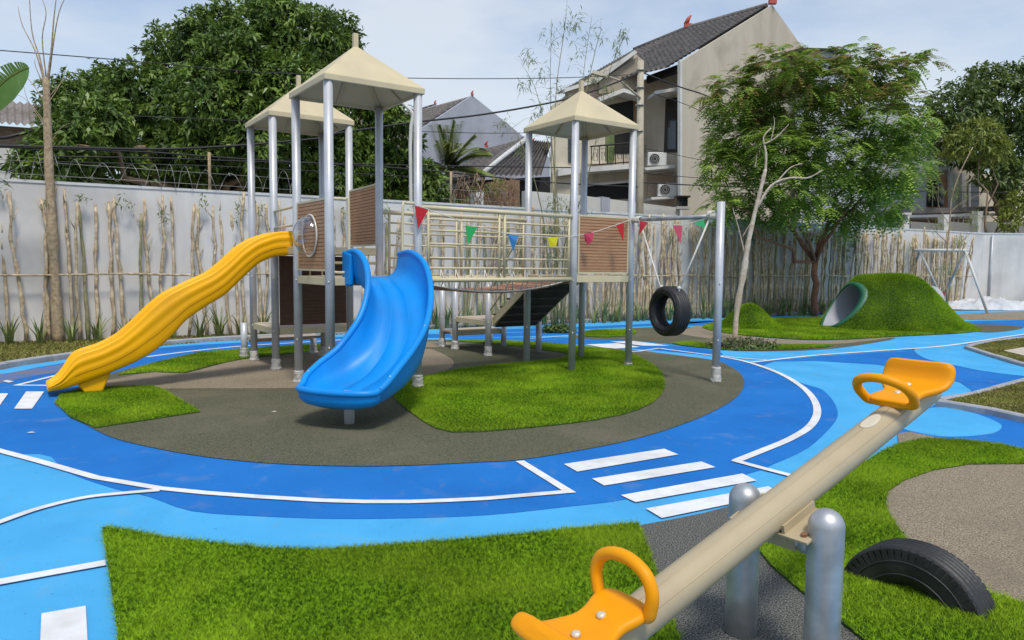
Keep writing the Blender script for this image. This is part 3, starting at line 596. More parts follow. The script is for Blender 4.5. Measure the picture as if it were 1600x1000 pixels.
polytree('thin_sapling', [(1480, 475), (1478, 430), (1480, 390), (1484, 350), (1487, 310), (1500, 270), (1520, 230)], 27.5, .032, M_gbark, 'thin crooked sapling between the far swing legs',
         [([(1481, 380), (1460, 360), (1448, 340)], .02), ([(1480, 400), (1510, 370), (1535, 350)], .018, .05), ([(1486, 330), (1505, 315), (1530, 305)], .014), ([(1484, 350), (1470, 330), (1462, 300)], .014), ([(1480, 420), (1500, 400), (1520, 330)], .012)], base=G(1481, 485)*A(1, 1, 0))
def sprays(root, px, Y, n, L, W, m, jit=.3, k=5, nm='foliage', droop=.3):
    C_ = []
    for x, y, r in px:
        for _ in range(n): C_.append(V(x+random.gauss(0, r*.5), y+random.gauss(0, r*.5), Y+random.gauss(0, jit)))
    C_ = np.array(C_); v, f = rosettes(C_, np.tile([0, 0, .2], (len(C_), 1)), k, L, W, 1., droop, .03); return npmesh(nm, v, f, m, parent=root)
ts = [o for o in bpy.data.objects if o.name.startswith('thin_sapling')][0]
sprays(ts, [(1466, 350, 14), (1500, 380, 18), (1462, 300, 10), (1520, 340, 14), (1475, 420, 12), (1495, 300, 14)], 27.5, 18, .25, .02, M_leafY)
# bamboo in the middle
g3 = G(868, 516); yb = float(g3[1])
bam = empty('bamboo_clump', g3, 'tall wispy bamboo rising behind the bridge into the sky', 'bamboo')
culms = [[(868, 512), (870, 420), (872, 330), (862, 220), (860, 120), (862, 30)], [(876, 512), (880, 400), (900, 300), (905, 180), (915, 90), (925, 25)], [(866, 514), (868, 380), (860, 250), (840, 150), (822, 110)], [(872, 512), (868, 340), (868, 160), (880, 60), (885, 20)], [(880, 512), (895, 360), (925, 250), (950, 120), (975, 60)], [(864, 512), (850, 350), (825, 250), (800, 200), (780, 190)], [(876, 512), (890, 330), (900, 220), (930, 80), (940, 45)]]
for cu in culms:
    b = MB(); Q = crom([V(x, y, yb+random.uniform(-.3, .3)) for x, y in cu], 5); b.tube(Q, list(np.linspace(.02, .004, len(Q))), 5)
    for j in range(9, len(Q)-1, 2):
        d = A(random.uniform(-.7, .7), random.uniform(-.5, .5), random.uniform(.1, .7)); b.tube([Q[j], Q[j]+d*.45, Q[j]+d*.8-A(0, 0, .1)], [.005, .003, .002], 3)
    b.build('culm', M_culm, bam)
sprays(bam, [(870, 320, 18), (868, 360, 14), (900, 330, 20), (865, 400, 16), (880, 440, 14), (860, 470, 10)], yb, 26, .22, .022, M_bamb, .25, 4)
sprays(bam, [(862, 60, 16), (880, 40, 18), (905, 90, 22), (930, 60, 18), (845, 110, 18), (825, 90, 14), (960, 75, 16), (870, 140, 22), (900, 160, 22), (840, 170, 20), (820, 130, 14), (790, 200, 18), (860, 200, 22), (930, 120, 18), (810, 235, 20), (945, 140, 12), (975, 55, 8), (900, 30, 14)], yb, 13, .20, .020, M_bamb, .3, 4, 'upper_foliage')

# strap-leaved plants along the wall foot
def strap(seed, h, n):
    r_ = random.Random(seed); b = MB()
    for i in range(n):
        a = r_.uniform(0, 6.28); d = A(math.cos(a), math.sin(a), 0); s2 = A(-d[1], d[0], 0); w = .022; ln = r_.uniform(.25, .9); hh = h*r_.uniform(.6, 1.1); vs = []
        for t in (0, .4, .75, 1):
            p = d*(.03+ln*h*t*t*.6)+A(0, 0, hh*(t-.18*t*t*ln)); ww = w*(1-t)*1.2+.002; vs += [p-s2*ww, p+s2*ww]
        b.add(vs, [(0, 1, 3, 2), (2, 3, 5, 4), (4, 5, 7, 6)], True)
    me = b.mesh('leaves', recalc=False); me.materials.append(M_lily); return me
SMh = [strap(i, h, 11) for i, h in enumerate([.55, .65, .5, .7])]
SMr = [strap(20+i, h, 13) for i, h in enumerate([.75, .85, .65, .8])]
s = wall_s(-30); cnt = 0
while s < wall_s(1290):
    p = wallp(s, -.55+random.uniform(-.15, .15)); right = s > wall_s(640)
    o = bpy.data.objects.new('strap_leaf_plant', random.choice(SMr if right else SMh)); COL.objects.link(o); o.location = [float(q) for q in p]; o.location[2] = -.02
    o.rotation_euler = (0, 0, random.uniform(0, 6.28)); q = random.uniform(.9, 1.25)*(1 if right else 1.2); o.scale = (q, q, q)
    if right: tag(o, 'tall strap leaved plant in the thick row at the right part of the wall foot', 'plant', 'dense strap leaved plants along the right of the wall')
    else: tag(o, 'low green strap leaved plant at the foot of the left part of the wall', 'plant', 'spaced strap leaved plants along the left of the wall')
    s += random.uniform(.26, .40) if right else random.uniform(.38, .6)
# low shrubs
def shrub(px, w, h, n, m, label, L=.07, W=.03):
    c = G(*px); root = empty('low_shrub', c, label, 'shrub'); d = unit(rng.normal(size=(n, 3))); d[:, 2] = abs(d[:, 2]); C_ = c+d*np.array([w, w*.55, h])*rng.uniform(.5, 1, n)[:, None]
    v, f = rosettes(C_, d, 6, L, W, .9, .1, .02); npmesh('foliage', v, f, m, parent=root); b = MB()
    for _ in range(8): b.tube([c+A(0, 0, -.01), c+A(random.uniform(-w, w)*.8, random.uniform(-w, w)*.4, h*.8)], [.008, .003], 4)
    b.build('stems', M_bark, root)
shrub((1160, 545), .78, .22, 380, mat('shrub_leaf', (.06, .09, .025), .5, col2=(.20, .20, .08), nscale=8, trans=.2), 'low mounded shrub at the base of the leaning sapling', .07, .035)
shrub((872, 520), .45, .28, 150, M_leafC, 'small bushy plant at the foot of the bamboo', .09, .05)

C_ = np.array([wallp(q+random.gauss(0, .06), -.2, z+random.gauss(0, .1)) for q, z in SPROUT for _ in range(9)]); vq, fq = rosettes(C_, np.tile([0, -.3, .5], (len(C_), 1)), 3, .13, .03, 1., .3, .03)
tag(npmesh('sprouts', vq, fq, M_bamb, parent=fence), kind='stuff')
# palm, banana
def pinnate(b, P, W, nl=16, rz=0):
    n = len(P)
    for i in range(2, n):
        t = i/(n-1); d = unit(P[i]-P[i-1]); s2 = unit(np.cross(d, A(0, 0, 1))); w = W*math.sin(math.pi*min(t*.85+.15, 1))+.05
        for sg in (-1, 1):
            q = P[i]+s2*sg*w+d*w*.7-A(0, 0, w*.35); b.add([P[i]-d*.02, q, P[i]+d*.03], [(0, 1, 2)])
pr = V(700, 266, 27.); pal = empty('palm', pr*A(1, 1, 0), 'short feathery palm in front of the grey gable house', 'palm')
b = MB(); b.tube([pr*A(1, 1, 0), pr], [.14, .11], 8); b.build('trunk', M_bark, pal)
for i in range(26):
    a = i*2.4; el = random.uniform(.3, 1.45); d = A(math.cos(a)*math.cos(el), math.sin(a)*math.cos(el), math.sin(el)); P = [pr+d*1.9*t-A(0, 0, .9*t*t*math.cos(el)) for t in np.linspace(0, 1, 16)]
    b = MB(); b.tube(P, list(np.linspace(.02, .005, 16)), 3); Q = np.array(crom(P, 3))[4:]; Q = np.repeat(Q, 2, 0); Dq = unit(np.gradient(Q[::2], axis=0)); Dq = np.repeat(Dq, 2, 0); Sq = unit(np.cross(Dq, np.array([0, 0, 1.])))*np.where(np.arange(len(Q)) % 2, 1, -1)[:, None]
    fo = b.build('frond', M_palm, pal, recalc=False); vv, ff = leafquads(Q, unit(Dq*.6+Sq*.8+np.array([0, 0, -.1])), np.tile([0, 0, 1.], (len(Q), 1)), np.full(len(Q), .46), np.full(len(Q), .07), .3); npmesh('leaflets', vv, ff, M_palm, parent=fo)
bp0 = V(-60, 300, 13.5); ban = empty('banana_plant', bp0*A(1, 1, 0), 'banana plant with one torn leaf reaching in at the left edge', 'banana plant')
b = MB(); b.tube([bp0*A(1, 1, 0), V(-50, 200, 13.5), V(-40, 185, 13.5)], [.12, .09, .05], 8); b.build('stem', M_culm, ban)
mid = crom([V(-40, 190, 13.5), V(-15, 150, 13.4), (V(10, 125, 13.3)), V(30, 112, 13.2), V(45, 106, 13.15)], 6); b = MB(); n = len(mid)
for i in range(n-1):
    t0, t1 = i/(n-1), (i+1)/(n-1)
    for sg, up in ((1, 1), (-1, 1)):
        wa, wb = [.30*math.sin(math.pi*min(1, (q*.92+.06)))**.6 for q in (t0, t1)]; d = unit(mid[i+1]-mid[i]); s2 = unit(np.cross(d, A(.2, -1, .1)))*sg
        if sg == -1 and i in (6, 12, 17): wb *= .25
        off = A(0, -.05, -.10); b.add([mid[i], mid[i+1], mid[i+1]+s2*wb+off*wb*3, mid[i]+s2*wa+off*wa*3], [(0, 1, 2, 3)])
b.build('leaf', M_ban, ban, recalc=False)
b = MB(); b.tube(mid, .014, 5); b.build('midrib', M_leafY, ban)

# ------------------------------------------------------------------ buildings
def facade(name, px, P0, d, th, m, parent, off=0.):
    d = unit(A(*d)); nn = A(-d[1], d[0], 0)
    if nn[1] < 0: nn = -nn
    q = A(*P0)+nn*off; pts = [PL(x, y, q, d) for x, y in px]; b = MB(); b.extr(pts, nn*th); return b.build(name, m, parent)
def tileroof(name, c00, c10, c11, c01, m, parent, pitch=.27, course=.33, amp=.045):
    """c00-c10 the eave, c01-c11 the ridge; ribs run up the slope, every course steps"""
    c00, c10, c11, c01 = [A(*c) for c in (c00, c10, c11, c01)]; Lu = max(np.linalg.norm(c10-c00), np.linalg.norm(c11-c01)); Lv = max(np.linalg.norm(c01-c00), np.linalg.norm(c11-c10))
    nu = min(int(Lu/pitch)*6+1, 420); nc = max(2, int(Lv/course)); nn = unit(np.cross(c10-c00, c01-c00)); nn = nn if nn[2] > 0 else -nn; vs = []; rows = 0
    for j in range(nc):
        for q in (0, .999):
            t = (j+q)/nc; a = c00+(c01-c00)*t; e = c10+(c11-c10)*t; u = np.linspace(0, 1, nu)[:, None]; P = a+(e-a)*u; ph = np.linspace(0, Lu/pitch*2*math.pi, nu)
            vs.append(P+nn*(amp*np.cos(ph)[:, None]+(.05 if q == 0 else 0.))); rows += 1
    v = np.concatenate(vs); i = np.arange(nu-1); f = np.concatenate([np.stack([r_*nu+i, r_*nu+i+1, (r_+1)*nu+i+1, (r_+1)*nu+i], 1) for r_ in range(rows-1)])
    return tag(npmesh(name, v, f, m, parent=parent), kind='stuff')
def finial(parent, p, s=1.):
    b = MB(); p = A(*p); b.box(p+A(0, 0, .1*s), (.35*s, .22*s, .2*s)); b.tube([p+A(-.1*s, 0, .18*s), p+A(.02*s, 0, .45*s), p+A(.15*s, 0, .62*s)], [.13*s, .10*s, .03*s], 6); b.build('ridge_finial', M_red, parent)
gd = A(.755, .656, 0); kd = A(-.656, .755, 0)
E0 = PL(1063, 97, A(7.38, 32, 0), gd); PK = PL(1207, 8, A(7.38, 32, 0), gd); HB = A(7.38, 32, 0)
h1 = empty('beige_house', HB, 'large beige two storey house with dark tiled roof and plain gable wall', 'house')
E9 = HB+gd*15.5+A(0, 0, E0[2]); b = MB(); b.extr([HB, HB+gd*15.5, E9, PK, E0], kd*.12); b.build('gable_wall', M_grout, h1)
b = MB(); b.extr([HB-gd*.06-kd*.04, HB+gd*.08-kd*.04, E0+gd*.08-kd*.04, E0-gd*.06-kd*.04+A(0, 0, .05)], kd*.14); b.build('corner_trim', M_whwall, h1)
RE = PK+kd*4.9; EF = E0+kd*12.6
HH = RE+(EF-RE)*.27; eo = -gd*.5-A(0, 0, .28)
tileroof('tiled_roof', E0+kd*.3+eo, E0+kd*4.9+eo, RE, PK+kd*.3, M_tile, h1)
tileroof('tiled_roof', E0+kd*4.9+eo, E0+kd*6.98+eo, HH, RE, M_tile, h1)
tileroof('tiled_roof', E9+kd*.3, E9+kd*6.9, RE+A(0, 0, -.02), PK+kd*.3+A(0, 0, -.02), M_tile, h1, .6, .8)
b = MB(); b.tube([PK+kd*.3+A(0, 0, .06), RE+A(0, 0, .06), HH+A(0, 0, .04)], .13, 6); b.build('ridge_cap', M_tile, h1)
finial(h1, PK+A(0, 0, .05), 1.0); finial(h1, RE+A(0, 0, .05), 1.1); finial(h1, HB+gd*11.1+A(0, 0, E0[2]+(PK[2]-E0[2])*.56), .7)
SB = HB-gd*.0+kd*.3
facade('side_wall', [(1004, 345), (1061, 345), (1061, 110), (1004, 125)], HB+gd*1.0+kd*.0, kd, .3, M_grout, h1)
facade('eave_soffit', [(1010, 119), (1061, 100), (1061, 112), (1010, 130)], HB-gd*.1, kd, .15, M_darkopen, h1)
facade('window', [(1037, 238), (1059, 238), (1059, 152), (1040, 155)], HB+gd*.93, kd, .1, M_iron, h1)
facade('window_pane', [(1042, 233), (1056, 233), (1056, 172), (1043, 174)], HB+gd*.91, kd, .05, M_glass, h1)
FB = A(5.3, 33.9, 0); fd = A(1, .12, 0)
def F1(nm, px, m, off=0., th=.15): return facade(nm, px, FB, fd, th, m, h1, off)
F1('front_wall', [(925, 345), (1006, 345), (1006, 95), (990, 82), (925, 118)], M_grout, 0, .3)
F1('left_wing_wall', [(862, 345), (926, 345), (926, 118), (862, 165)], M_cwall, -.02, .3)
F1('fascia', [(928, 122), (992, 78), (996, 82), (934, 128)], M_whwall, -.6, .6)
F1('wing_panel', [(936, 128), (997, 88), (999, 140), (936, 146)], mat('taupe_render', (.33, .28, .21), .9, col2=(.28, .24, .18), nscale=1), -.35, .3)
F1('parapet', [(882, 138), (935, 122), (935, 127), (882, 144)], M_whwall, -.3, .4)
F1('stone_band', [(884, 145), (935, 128), (935, 150), (884, 164)], M_stone, -.12, .2)
F1('canopy_slab', [(935, 152), (975, 138), (1005, 148), (1005, 153), (975, 144), (938, 158)], M_whwall, -.9, .9)
F1('canopy_slab', [(1024, 142), (1060, 136), (1060, 141), (1024, 147)], M_whwall, -1.6, 1.2)
F1('balcony_opening', [(946, 240), (996, 240), (996, 155), (946, 165)], M_darkopen, -.03, .06)
F1('door_frame', [(990, 240), (995, 240), (995, 150), (990, 151)], M_shed, -.08, .06)
F1('balcony_wall', [(918, 256), (948, 256), (948, 165), (918, 185)], M_cwall, -.1, .12)
F1('curtain', [(946, 252), (960, 252), (960, 205), (946, 208)], M_bamb, -.12, .03)
F1('balcony_slab', [(916, 261), (1003, 255), (1003, 262), (916, 269)], M_whwall, -1.1, 1.2)
F1('window', [(888, 254), (897, 254), (897, 205), (888, 208)], M_glass, -.08, .06)
F1('window_shelf', [(872, 263), (906, 260), (906, 270), (872, 275)], M_whwall, -.4, .5)
F1('garage_opening', [(917, 312), (984, 310), (984, 283), (917, 288)], M_darkopen, -.07, .05)
F1('garage_beam', [(917, 288), (984, 281), (984, 285), (917, 291)], M_whwall, -.2, .2)
F1('service_ledge', [(1006, 262), (1055, 257), (1055, 262), (1010, 266)], M_whwall, -1.5, 1.3)
F1('service_ledge', [(1018, 308), (1054, 307), (1054, 310), (1018, 312)], M_whwall, -1.5, 1.3)
F1('service_recess', [(1012, 306), (1053, 306), (1053, 268), (1012, 272)], M_stone, -.72, .1)
rl = empty('balcony_railing', PL(960, 258, FB, fd), 'dark iron geometric railing on the balcony of the beige house', 'railing')
def railpx(pts, r=.02):
    b = MB(); n_ = A(.12, -1, 0); b.tube([PL(x, y, FB+A(.13, -1.05, 0), fd) for x, y in pts], r, 4, sm=False); return b
for pts, r in ([[(922, 229), (1000, 222)], .035], [[(922, 258), (1000, 252)], .03]): railpx(pts, r).build('rail', M_iron, rl)
for i in range(7):
    x0 = 924+i*12.5; railpx([(x0, 228), (x0, 257)], .022).build('baluster', M_iron, rl)
    y0 = 231-i; railpx([(x0+2, y0+2), (x0+10, y0+2), (x0+10, y0+20), (x0+4, y0+20), (x0+4, y0+8), (x0+8, y0+8), (x0+8, y0+14)], .014).build('scroll', M_iron, rl)
def ac(px, py, lab):
    c = PL(px, py, FB+A(.2, -1.3, 0), fd); r_ = empty('air_conditioner', c-A(0, 0, .3), lab, 'air conditioner'); b = MB(); b.box(c, (.82, .32, .58)); b.build('case', M_ac, r_, bevel=.02)
    f = c+A(-.12, -.165, 0); b = MB(); b.tube([f, f+A(0, -.02, 0)], .23, 20, sm=False); b.build('fan_recess', M_darkopen, r_)
    b = MB()
    for rr in (.08, .15, .22): b.tube([f+A(math.cos(a)*rr, -.03, math.sin(a)*rr) for a in np.linspace(0, 6.28, 17)[:-1]], .008, 3, closed=True)
    b.build('fan_grille', M_ac, r_)
ac(1026, 249, 'upper white air conditioner box on the ledge of the beige house'); ac(1042, 297, 'lower white air conditioner box on the ledge of the beige house')
# low walls beyond the perimeter wall
sp = wallp(0, 3.2)
fw = empty('boundary_wall', PL(980, 330, sp, WD)*A(1, 1, 0), 'low cream boundary wall across the street below the beige house', 'wall')
facade('wall_panel', [(820, 345), (1062, 352), (1062, 327), (1056, 324), (905, 305), (820, 298)], sp, WD, .2, M_whwall, fw)
facade('pillar', [(940, 335), (953, 336), (953, 309), (940, 307)], sp, WD, .3, M_grywall, fw, -.06)
facade('pillar', [(742, 336), (756, 336), (756, 300), (742, 300)], sp, WD, .3, M_whwall, fw, -.06)
# grey gable house
Hq = V(738, 300, 46.)*A(1, 1, 0); h2 = empty('grey_gable_house', Hq, 'blue grey house with one tall bare gable in the middle distance', 'house')
pk2 = PL(738, 149, Hq, gd); eR = PL(808, 216, Hq, gd); eL = PL(640, 213, Hq, gd); lo2 = [p*A(1, 1, 0) for p in (eR+gd*3, eL)]
b = MB(); b.extr([lo2[1], lo2[0], eR+gd*3-A(0, 0, (pk2[2]-eR[2])*.45), pk2, eL], kd*.3); b.build('gable_wall', M_grywall, h2)
tileroof('tiled_roof', eL-gd*2-A(0, 0, 1.2), eL-gd*2-A(0, 0, 1.2)+kd*12, pk2+kd*12, pk2+kd*.3+A(0, 0, -.05), M_tile2, h2, .35, .5)
finial(h2, pk2, .5)
h2b = empty('distant_gable_house', V(665, 300, 54.)*A(1, 1, 0), 'farther house whose red tipped roof shows left of the grey gable', 'house')
q0 = V(665, 300, 54.)*A(1, 1, 0); p3 = PL(680, 163, q0, gd); b = MB(); b.extr([q0-gd*8, q0+gd*6, PL(760, 215, q0, gd), p3, PL(600, 205, q0, gd)], kd*.3); b.build('gable_wall', M_grywall, h2b)
tileroof('tiled_roof', PL(600, 205, q0, gd)-gd*1, PL(600, 205, q0, gd)-gd*1+kd*10, p3+kd*10, p3, M_tile2, h2b, .4, .6); finial(h2b, p3, .5)
h2c = empty('white_house', V(590, 300, 40.)*A(1, 1, 0), 'white walled house glimpsed through leaves between tower posts', 'house')
facade('wall_panel', [(540, 330), (640, 330), (640, 215), (540, 200)], V(590, 300, 40.), WD, .3, M_whwall, h2c)
tileroof('tiled_roof', V(540, 216, 38.5), V(650, 222, 39.5), V(650, 190, 42), V(560, 180, 42), M_tile2, h2c, .4, .6)
# low dark-tiled houses
h3 = empty('low_tiled_house', V(800, 330, 31.)*A(1, 1, 0), 'low house with dark tiled hip roofs behind the palm', 'house')
tileroof('tiled_roof', V(690, 284, 30.), V(750, 275, 30.), V(822, 217, 34), V(762, 232, 34), M_tile, h3)
tileroof('tiled_roof', V(752, 276, 30.2), V(845, 276, 32), V(862, 222, 36), V(824, 218, 34.4), M_tile, h3)
b = MB(); b.tube([V(748, 275, 29.9), V(784, 246, 31.9), V(823, 217, 34)], .12, 6); b.build('hip_cap', M_cap, h3)
b = MB(); b.tube([V(745, 272, 29.9), V(780, 243, 31.9), V(818, 216, 34)], .10, 6); b.build('hip_cap', M_tile, h3)
b = MB(); b.extr([V(700, 345, 30.4), V(860, 345, 32.6), V(860, 276, 32.6), V(700, 284, 30.4)], A(0, .3, 0)); b.build('wall_panel', M_darkopen, h3)
finial(h3, V(760, 230, 34), .5); finial(h3, V(833, 226, 35), .5)
shed = empty('lean_to_shed', V(740, 330, 26.)*A(1, 1, 0), 'rusty lean-to roof with vines on top of the wall', 'shed')
b = MB(); b.extr([V(678, 283, 26.), V(742, 275, 26.3), V(752, 281, 26.3), V(690, 300, 26.)], A(0, 2, .3)); b.build('sheet_roof', M_tile2, shed)
b = MB(); b.extr([V(690, 340, 26.6), V(812, 345, 27.5), V(812, 280, 27.5), V(690, 292, 26.6)], A(0, .1, 0)); b.build('wall_panel', M_shed, shed)
b = MB(); b.extr([V(672, 286, 25.8), V(744, 274, 26.1), V(744, 277, 26.1), V(672, 290, 25.8)], A(0, .3, 0)); b.build('gutter', M_iron, shed)
vine = empty('dry_vines', wallp(wall_s(760), .1, WH), 'tangle of dry brown vines hanging on the wall top', 'vines')
b = MB()
for _ in range(90):
    s = wall_s(random.uniform(715, 812)); z = random.uniform(WH, WH+.9); p = wallp(s, .1+random.uniform(0, .3), z); b.tube([p, p+A(random.uniform(-.25, .25), 0, -.35), p+A(random.uniform(-.3, .3), 0, -random.uniform(.4, .8))], [.012, .01, .006], 3)
b.build('stems', M_shed, vine)
sprays(vine, [(745, 300, 18), (765, 295, 10), (780, 290, 14), (735, 315, 12)], 24.4, 26, .12, .05, M_leafY, .1)
# left house
Hl = V(40, 300, 21.)*A(1, 1, 0); h5 = empty('corrugated_roof_house', Hl, 'old house with grey corrugated roof at the left edge', 'house')
tileroof('corrugated_roof', V(-90, 187, 19.5), V(118, 204, 21.5), V(118, 168, 25), V(-90, 150, 23.), M_tile2, h5, .2, 1.8, .04)
b = MB(); b.extr([V(-90, 320, 20.5), V(120, 320, 22.), V(120, 205, 22.), V(-90, 190, 20.5)], A(0, .3, 0)); b.build('wall_panel', M_stone, h5)
b = MB(); b.extr([V(-90, 310, 20.), V(60, 310, 20.6), V(60, 232, 20.6), V(-90, 230, 20.)], A(0, .15, 0)); b.build('front_wall', M_whwall, h5)
b = MB(); b.tube([V(-90, 222, 19.8), V(10, 215, 20), V(60, 202, 20.4)], .05, 6); b.build('gutter_pipe', M_iron, h5)
# right houses
Hg = V(1350, 330, 40.)*A(1, 1, 0); h6 = empty('pale_grey_house', Hg, 'tall pale grey house half hidden behind the feathery tree', 'house')
facade('gable_wall', [(1250, 360), (1448, 360), (1448, 215), (1400, 140), (1350, 110), (1250, 95)], Hg, WD, .3, mat('pale_blue_render', (.55, .57, .60), .9, col2=(.49, .51, .55), nscale=.6, dirt=(.42, .43, .45), dscale=.5), h6)
facade('roof_box', [(1258, 130), (1308, 130), (1308, 82), (1264, 80)], Hg, WD, 1.5, M_grywall, h6, -.5)
facade('roof_edge', [(1250, 79), (1312, 79), (1312, 76), (1252, 74)], Hg, WD, 1.8, M_iron, h6, -.8)
Hr = V(1510, 340, 44.)*A(1, 1, 0); rd = A(1, .35, 0); h7 = empty('cream_arched_house', Hr, 'cream house with a brick arched window and grey roof', 'house')
def F7(nm, px, m, off=0., th=.15): return facade(nm, px, Hr, rd, th, m, h7, off)
F7('front_wall', [(1448, 360), (1600, 360), (1640, 262), (1540, 270), (1490, 255), (1448, 255)], M_cwall, 0, .3)
tileroof('tiled_roof', V(1446, 255, 43.), V(1496, 253, 44.), V(1500, 215, 48), V(1455, 208, 47), M_tile2, h7, .3, .45)
F7('white_band', [(1449, 268), (1488, 265), (1488, 256), (1449, 258)], M_whwall, -.1, .1)
arch = [(1448, 323), (1475, 323), (1475, 292), (1472, 286), (1467, 283), (1460, 282), (1453, 284), (1449, 288)]
F7('brick_arch', [(1446, 325), (1483, 325), (1483, 285), (1478, 276), (1468, 270), (1455, 270), (1446, 275)], M_brick, -.06, .08)
F7('arched_window', arch, M_glass, -.12, .05)
for a in (1457, 1466): F7('window_mullion', [(a, 323), (a+1, 323), (a+1, 284), (a, 284)], M_cwall, -.16, .03)
F7('white_column', [(1484, 325), (1489, 325), (1489, 256), (1484, 256)], M_whwall, -.2, .15)
F7('bay_wall', [(1489, 330), (1503, 330), (1503, 272), (1489, 270)], mat('sage_render', (.42, .44, .36), .9), -.05, .05)
F7('white_column', [(1503, 325), (1507, 325), (1507, 270), (1503, 270)], M_whwall, -.2, .15)
F7('window', [(1517, 322), (1530, 322), (1530, 286), (1517, 286)], M_glass, -.08, .05)
F7('window_frame', [(1514, 324), (1517, 324), (1517, 284), (1514, 284)], M_whwall, -.1, .05)
F7('window', [(1556, 292), (1565, 292), (1565, 280), (1556, 280)], M_glass, -.08, .05)
F7('canopy_roof', [(1425, 334), (1555, 330), (1555, 322), (1430, 326)], M_tile2, -2.5, 2.)
F7('canopy_edge', [(1420, 340), (1560, 337), (1560, 333), (1420, 336)], M_cap, -2.6, .3)
F7('porch_opening', [(1422, 360), (1530, 360), (1530, 341), (1422, 343)], M_shed, -1.5, .1)
for a in (1490, 1497, 1505, 1513): F7('porch_bar', [(a, 352), (a+1.5, 352), (a+1.5, 334), (a, 334)], M_whwall, -2., .06)
gf = empty('panelled_street_wall', wallp(wall_s(1450), 3.)*A(1, 1, 0), 'street wall of dark panels between white posts at the right', 'wall')
sp2 = wallp(wall_s(1450), 3.)
for a, c in ((1423, 1474), (1484, 1526), (1538, 1620)): facade('panel', [(a, 370), (c, 372), (c, 350), (a, 346)], sp2, WD, .1, mat('panel_grey', (.22, .22, .2), .8) if 'panel_grey' not in MATS else MATS['panel_grey'], gf)
for a in (1412, 1475, 1528): facade('wall_post', [(a, 372), (a+9, 372), (a+9, 336 if a != 1528 else 330), (a, 336 if a != 1528 else 330)], sp2, WD, .3, M_whwall, gf, -.1)
for x, y, lab in ((1412, 327, 'dark lantern on the street wall post left of the arched house'), (1536, 332, 'dark lantern on the tallest street wall post at right'), (1066, 316, 'dark lantern at the corner of the cream boundary wall')):
    c = PL(x, y, sp2 if x > 1100 else sp, WD); r_ = empty('wall_lantern', c-A(0, 0, .3), lab, 'lantern'); b = MB(); b.box(c, (.34, .34, .34)); b.build('lamp_box', M_glass, r_)
    b = MB(); b.box(c+A(0, 0, .2), (.5, .5, .06)); b.build('cap', M_iron, r_); b = MB(); b.box(c-A(0, 0, .22), (.5, .5, .1)); b.build('base', M_whwall, r_)

# poles and cables
sp0 = wallp(0, 2.6)
p0 = PL(1002, 340, sp0, WD); tp = PL(1001, 95, sp0, WD); pb = empty('utility_pole', p0*A(1, 1, 0), 'weathered concrete utility pole in front of the beige house', 'utility pole')
b = MB(); b.tube([p0*A(1, 1, 0), tp*A(1, 1, 0)+A(0, 0, tp[2])], [.15, .115], 10); b.build('pole', M_concp, pb)
b = MB()
for z in (.3, .9, 1.5, 2.4): b.tube([tp-A(0, 0, z), tp-A(0, 0, z+.05)], .15, 10)
b.build('band', M_razor, pb)
b = MB(); b.tube([tp-A(0, 0, 1.3)-A(.0, .1, 0), tp+A(-.7, -.2, -.75), tp+A(-1.2, -.3, -.6)], [.04, .035, .03], 6); b.build('lamp_arm', M_concp, pb)
b = MB(); b.box(tp+A(-1.45, -.3, -.55), (.55, .2, .12), A(.97, 0, -.25), None, A(.25, 0, .97)); b.build('lamp_head', M_cwall, pb)
p1 = PL(644, 330, sp0, WD); t1 = PL(641, 172, sp0, WD); pc = empty('street_lamp', p1*A(1, 1, 0), 'thin whitish street lamp pole with curved arm behind the tower', 'street lamp')
b = MB(); b.tube(crom([p1*A(1, 1, 0), t1*A(1, 1, 0)+A(0, 0, t1[2]-1), t1, t1+A(-1.2, 0, .7), t1+A(-2.2, 0, 1.0)], 4), .055, 8); b.build('pole', M_whwall, pc)
b = MB(); b.box(t1+A(-2.5, 0, 1.05), (.9, .3, .14), A(.95, 0, .2)); b.build('lamp_head', M_whwall, pc)
wires = [([(-60, 74), (180, 93), (400, 112), (640, 122), (860, 122), (1000, 116)], .012, 'thin cable high across the sky above the cream roofs'),
         ([(500, 212), (640, 192), (760, 178), (880, 156), (960, 130), (1000, 112)], .028, 'thick dark cable sagging toward the utility pole'),
         ([(-60, 226), (100, 230), (250, 233), (390, 226), (520, 214)], .03, 'thick black cable along the left wall top'),
         ([(-60, 228), (200, 236), (390, 249), (640, 264), (860, 285), (1000, 292)], .022, 'long black cable crossing behind all towers'),
         ([(60, 244), (250, 247), (390, 252), (640, 258), (900, 262)], .018, 'cable just below the longest black one at left'),
         ([(60, 252), (250, 257), (390, 262), (640, 276)], .014, 'lowest thin cable along the left tree'),
         ([(180, 180), (300, 185), (390, 190), (560, 204)], .012, 'thin cable against the middle of the dense tree'),
         ([(640, 205), (800, 208), (1000, 202)], .010, 'thin grey cable across the grey gable'),
         ([(1000, 112), (1063, 136), (1105, 150), (1200, 190)], .026, 'thick cable leaving the utility pole to the right'),
         ([(1000, 140), (1063, 160), (1110, 180), (1200, 215)], .012, 'thin cable under the thick one right of the pole'),
         ([(1000, 285), (1150, 292), (1300, 293), (1500, 300), (1700, 300)], .022, 'lowest thick cable right of the utility pole'),
         ([(1000, 270), (1150, 282), (1300, 285), (1500, 292), (1700, 285)], .012, 'middle cable right of the utility pole'),
         ([(1000, 230), (1150, 258), (1300, 262), (1440, 300)], .010, 'thin sagging cable across the gable wall')]
for px, r_, lab in wires:
    b = MB(); b.tube(crom([PL(x, y, sp0-A(0, 0, 0), WD) for x, y in px], 6), r_, 4); tag(b.build('power_cable', M_wire), lab, 'cable')
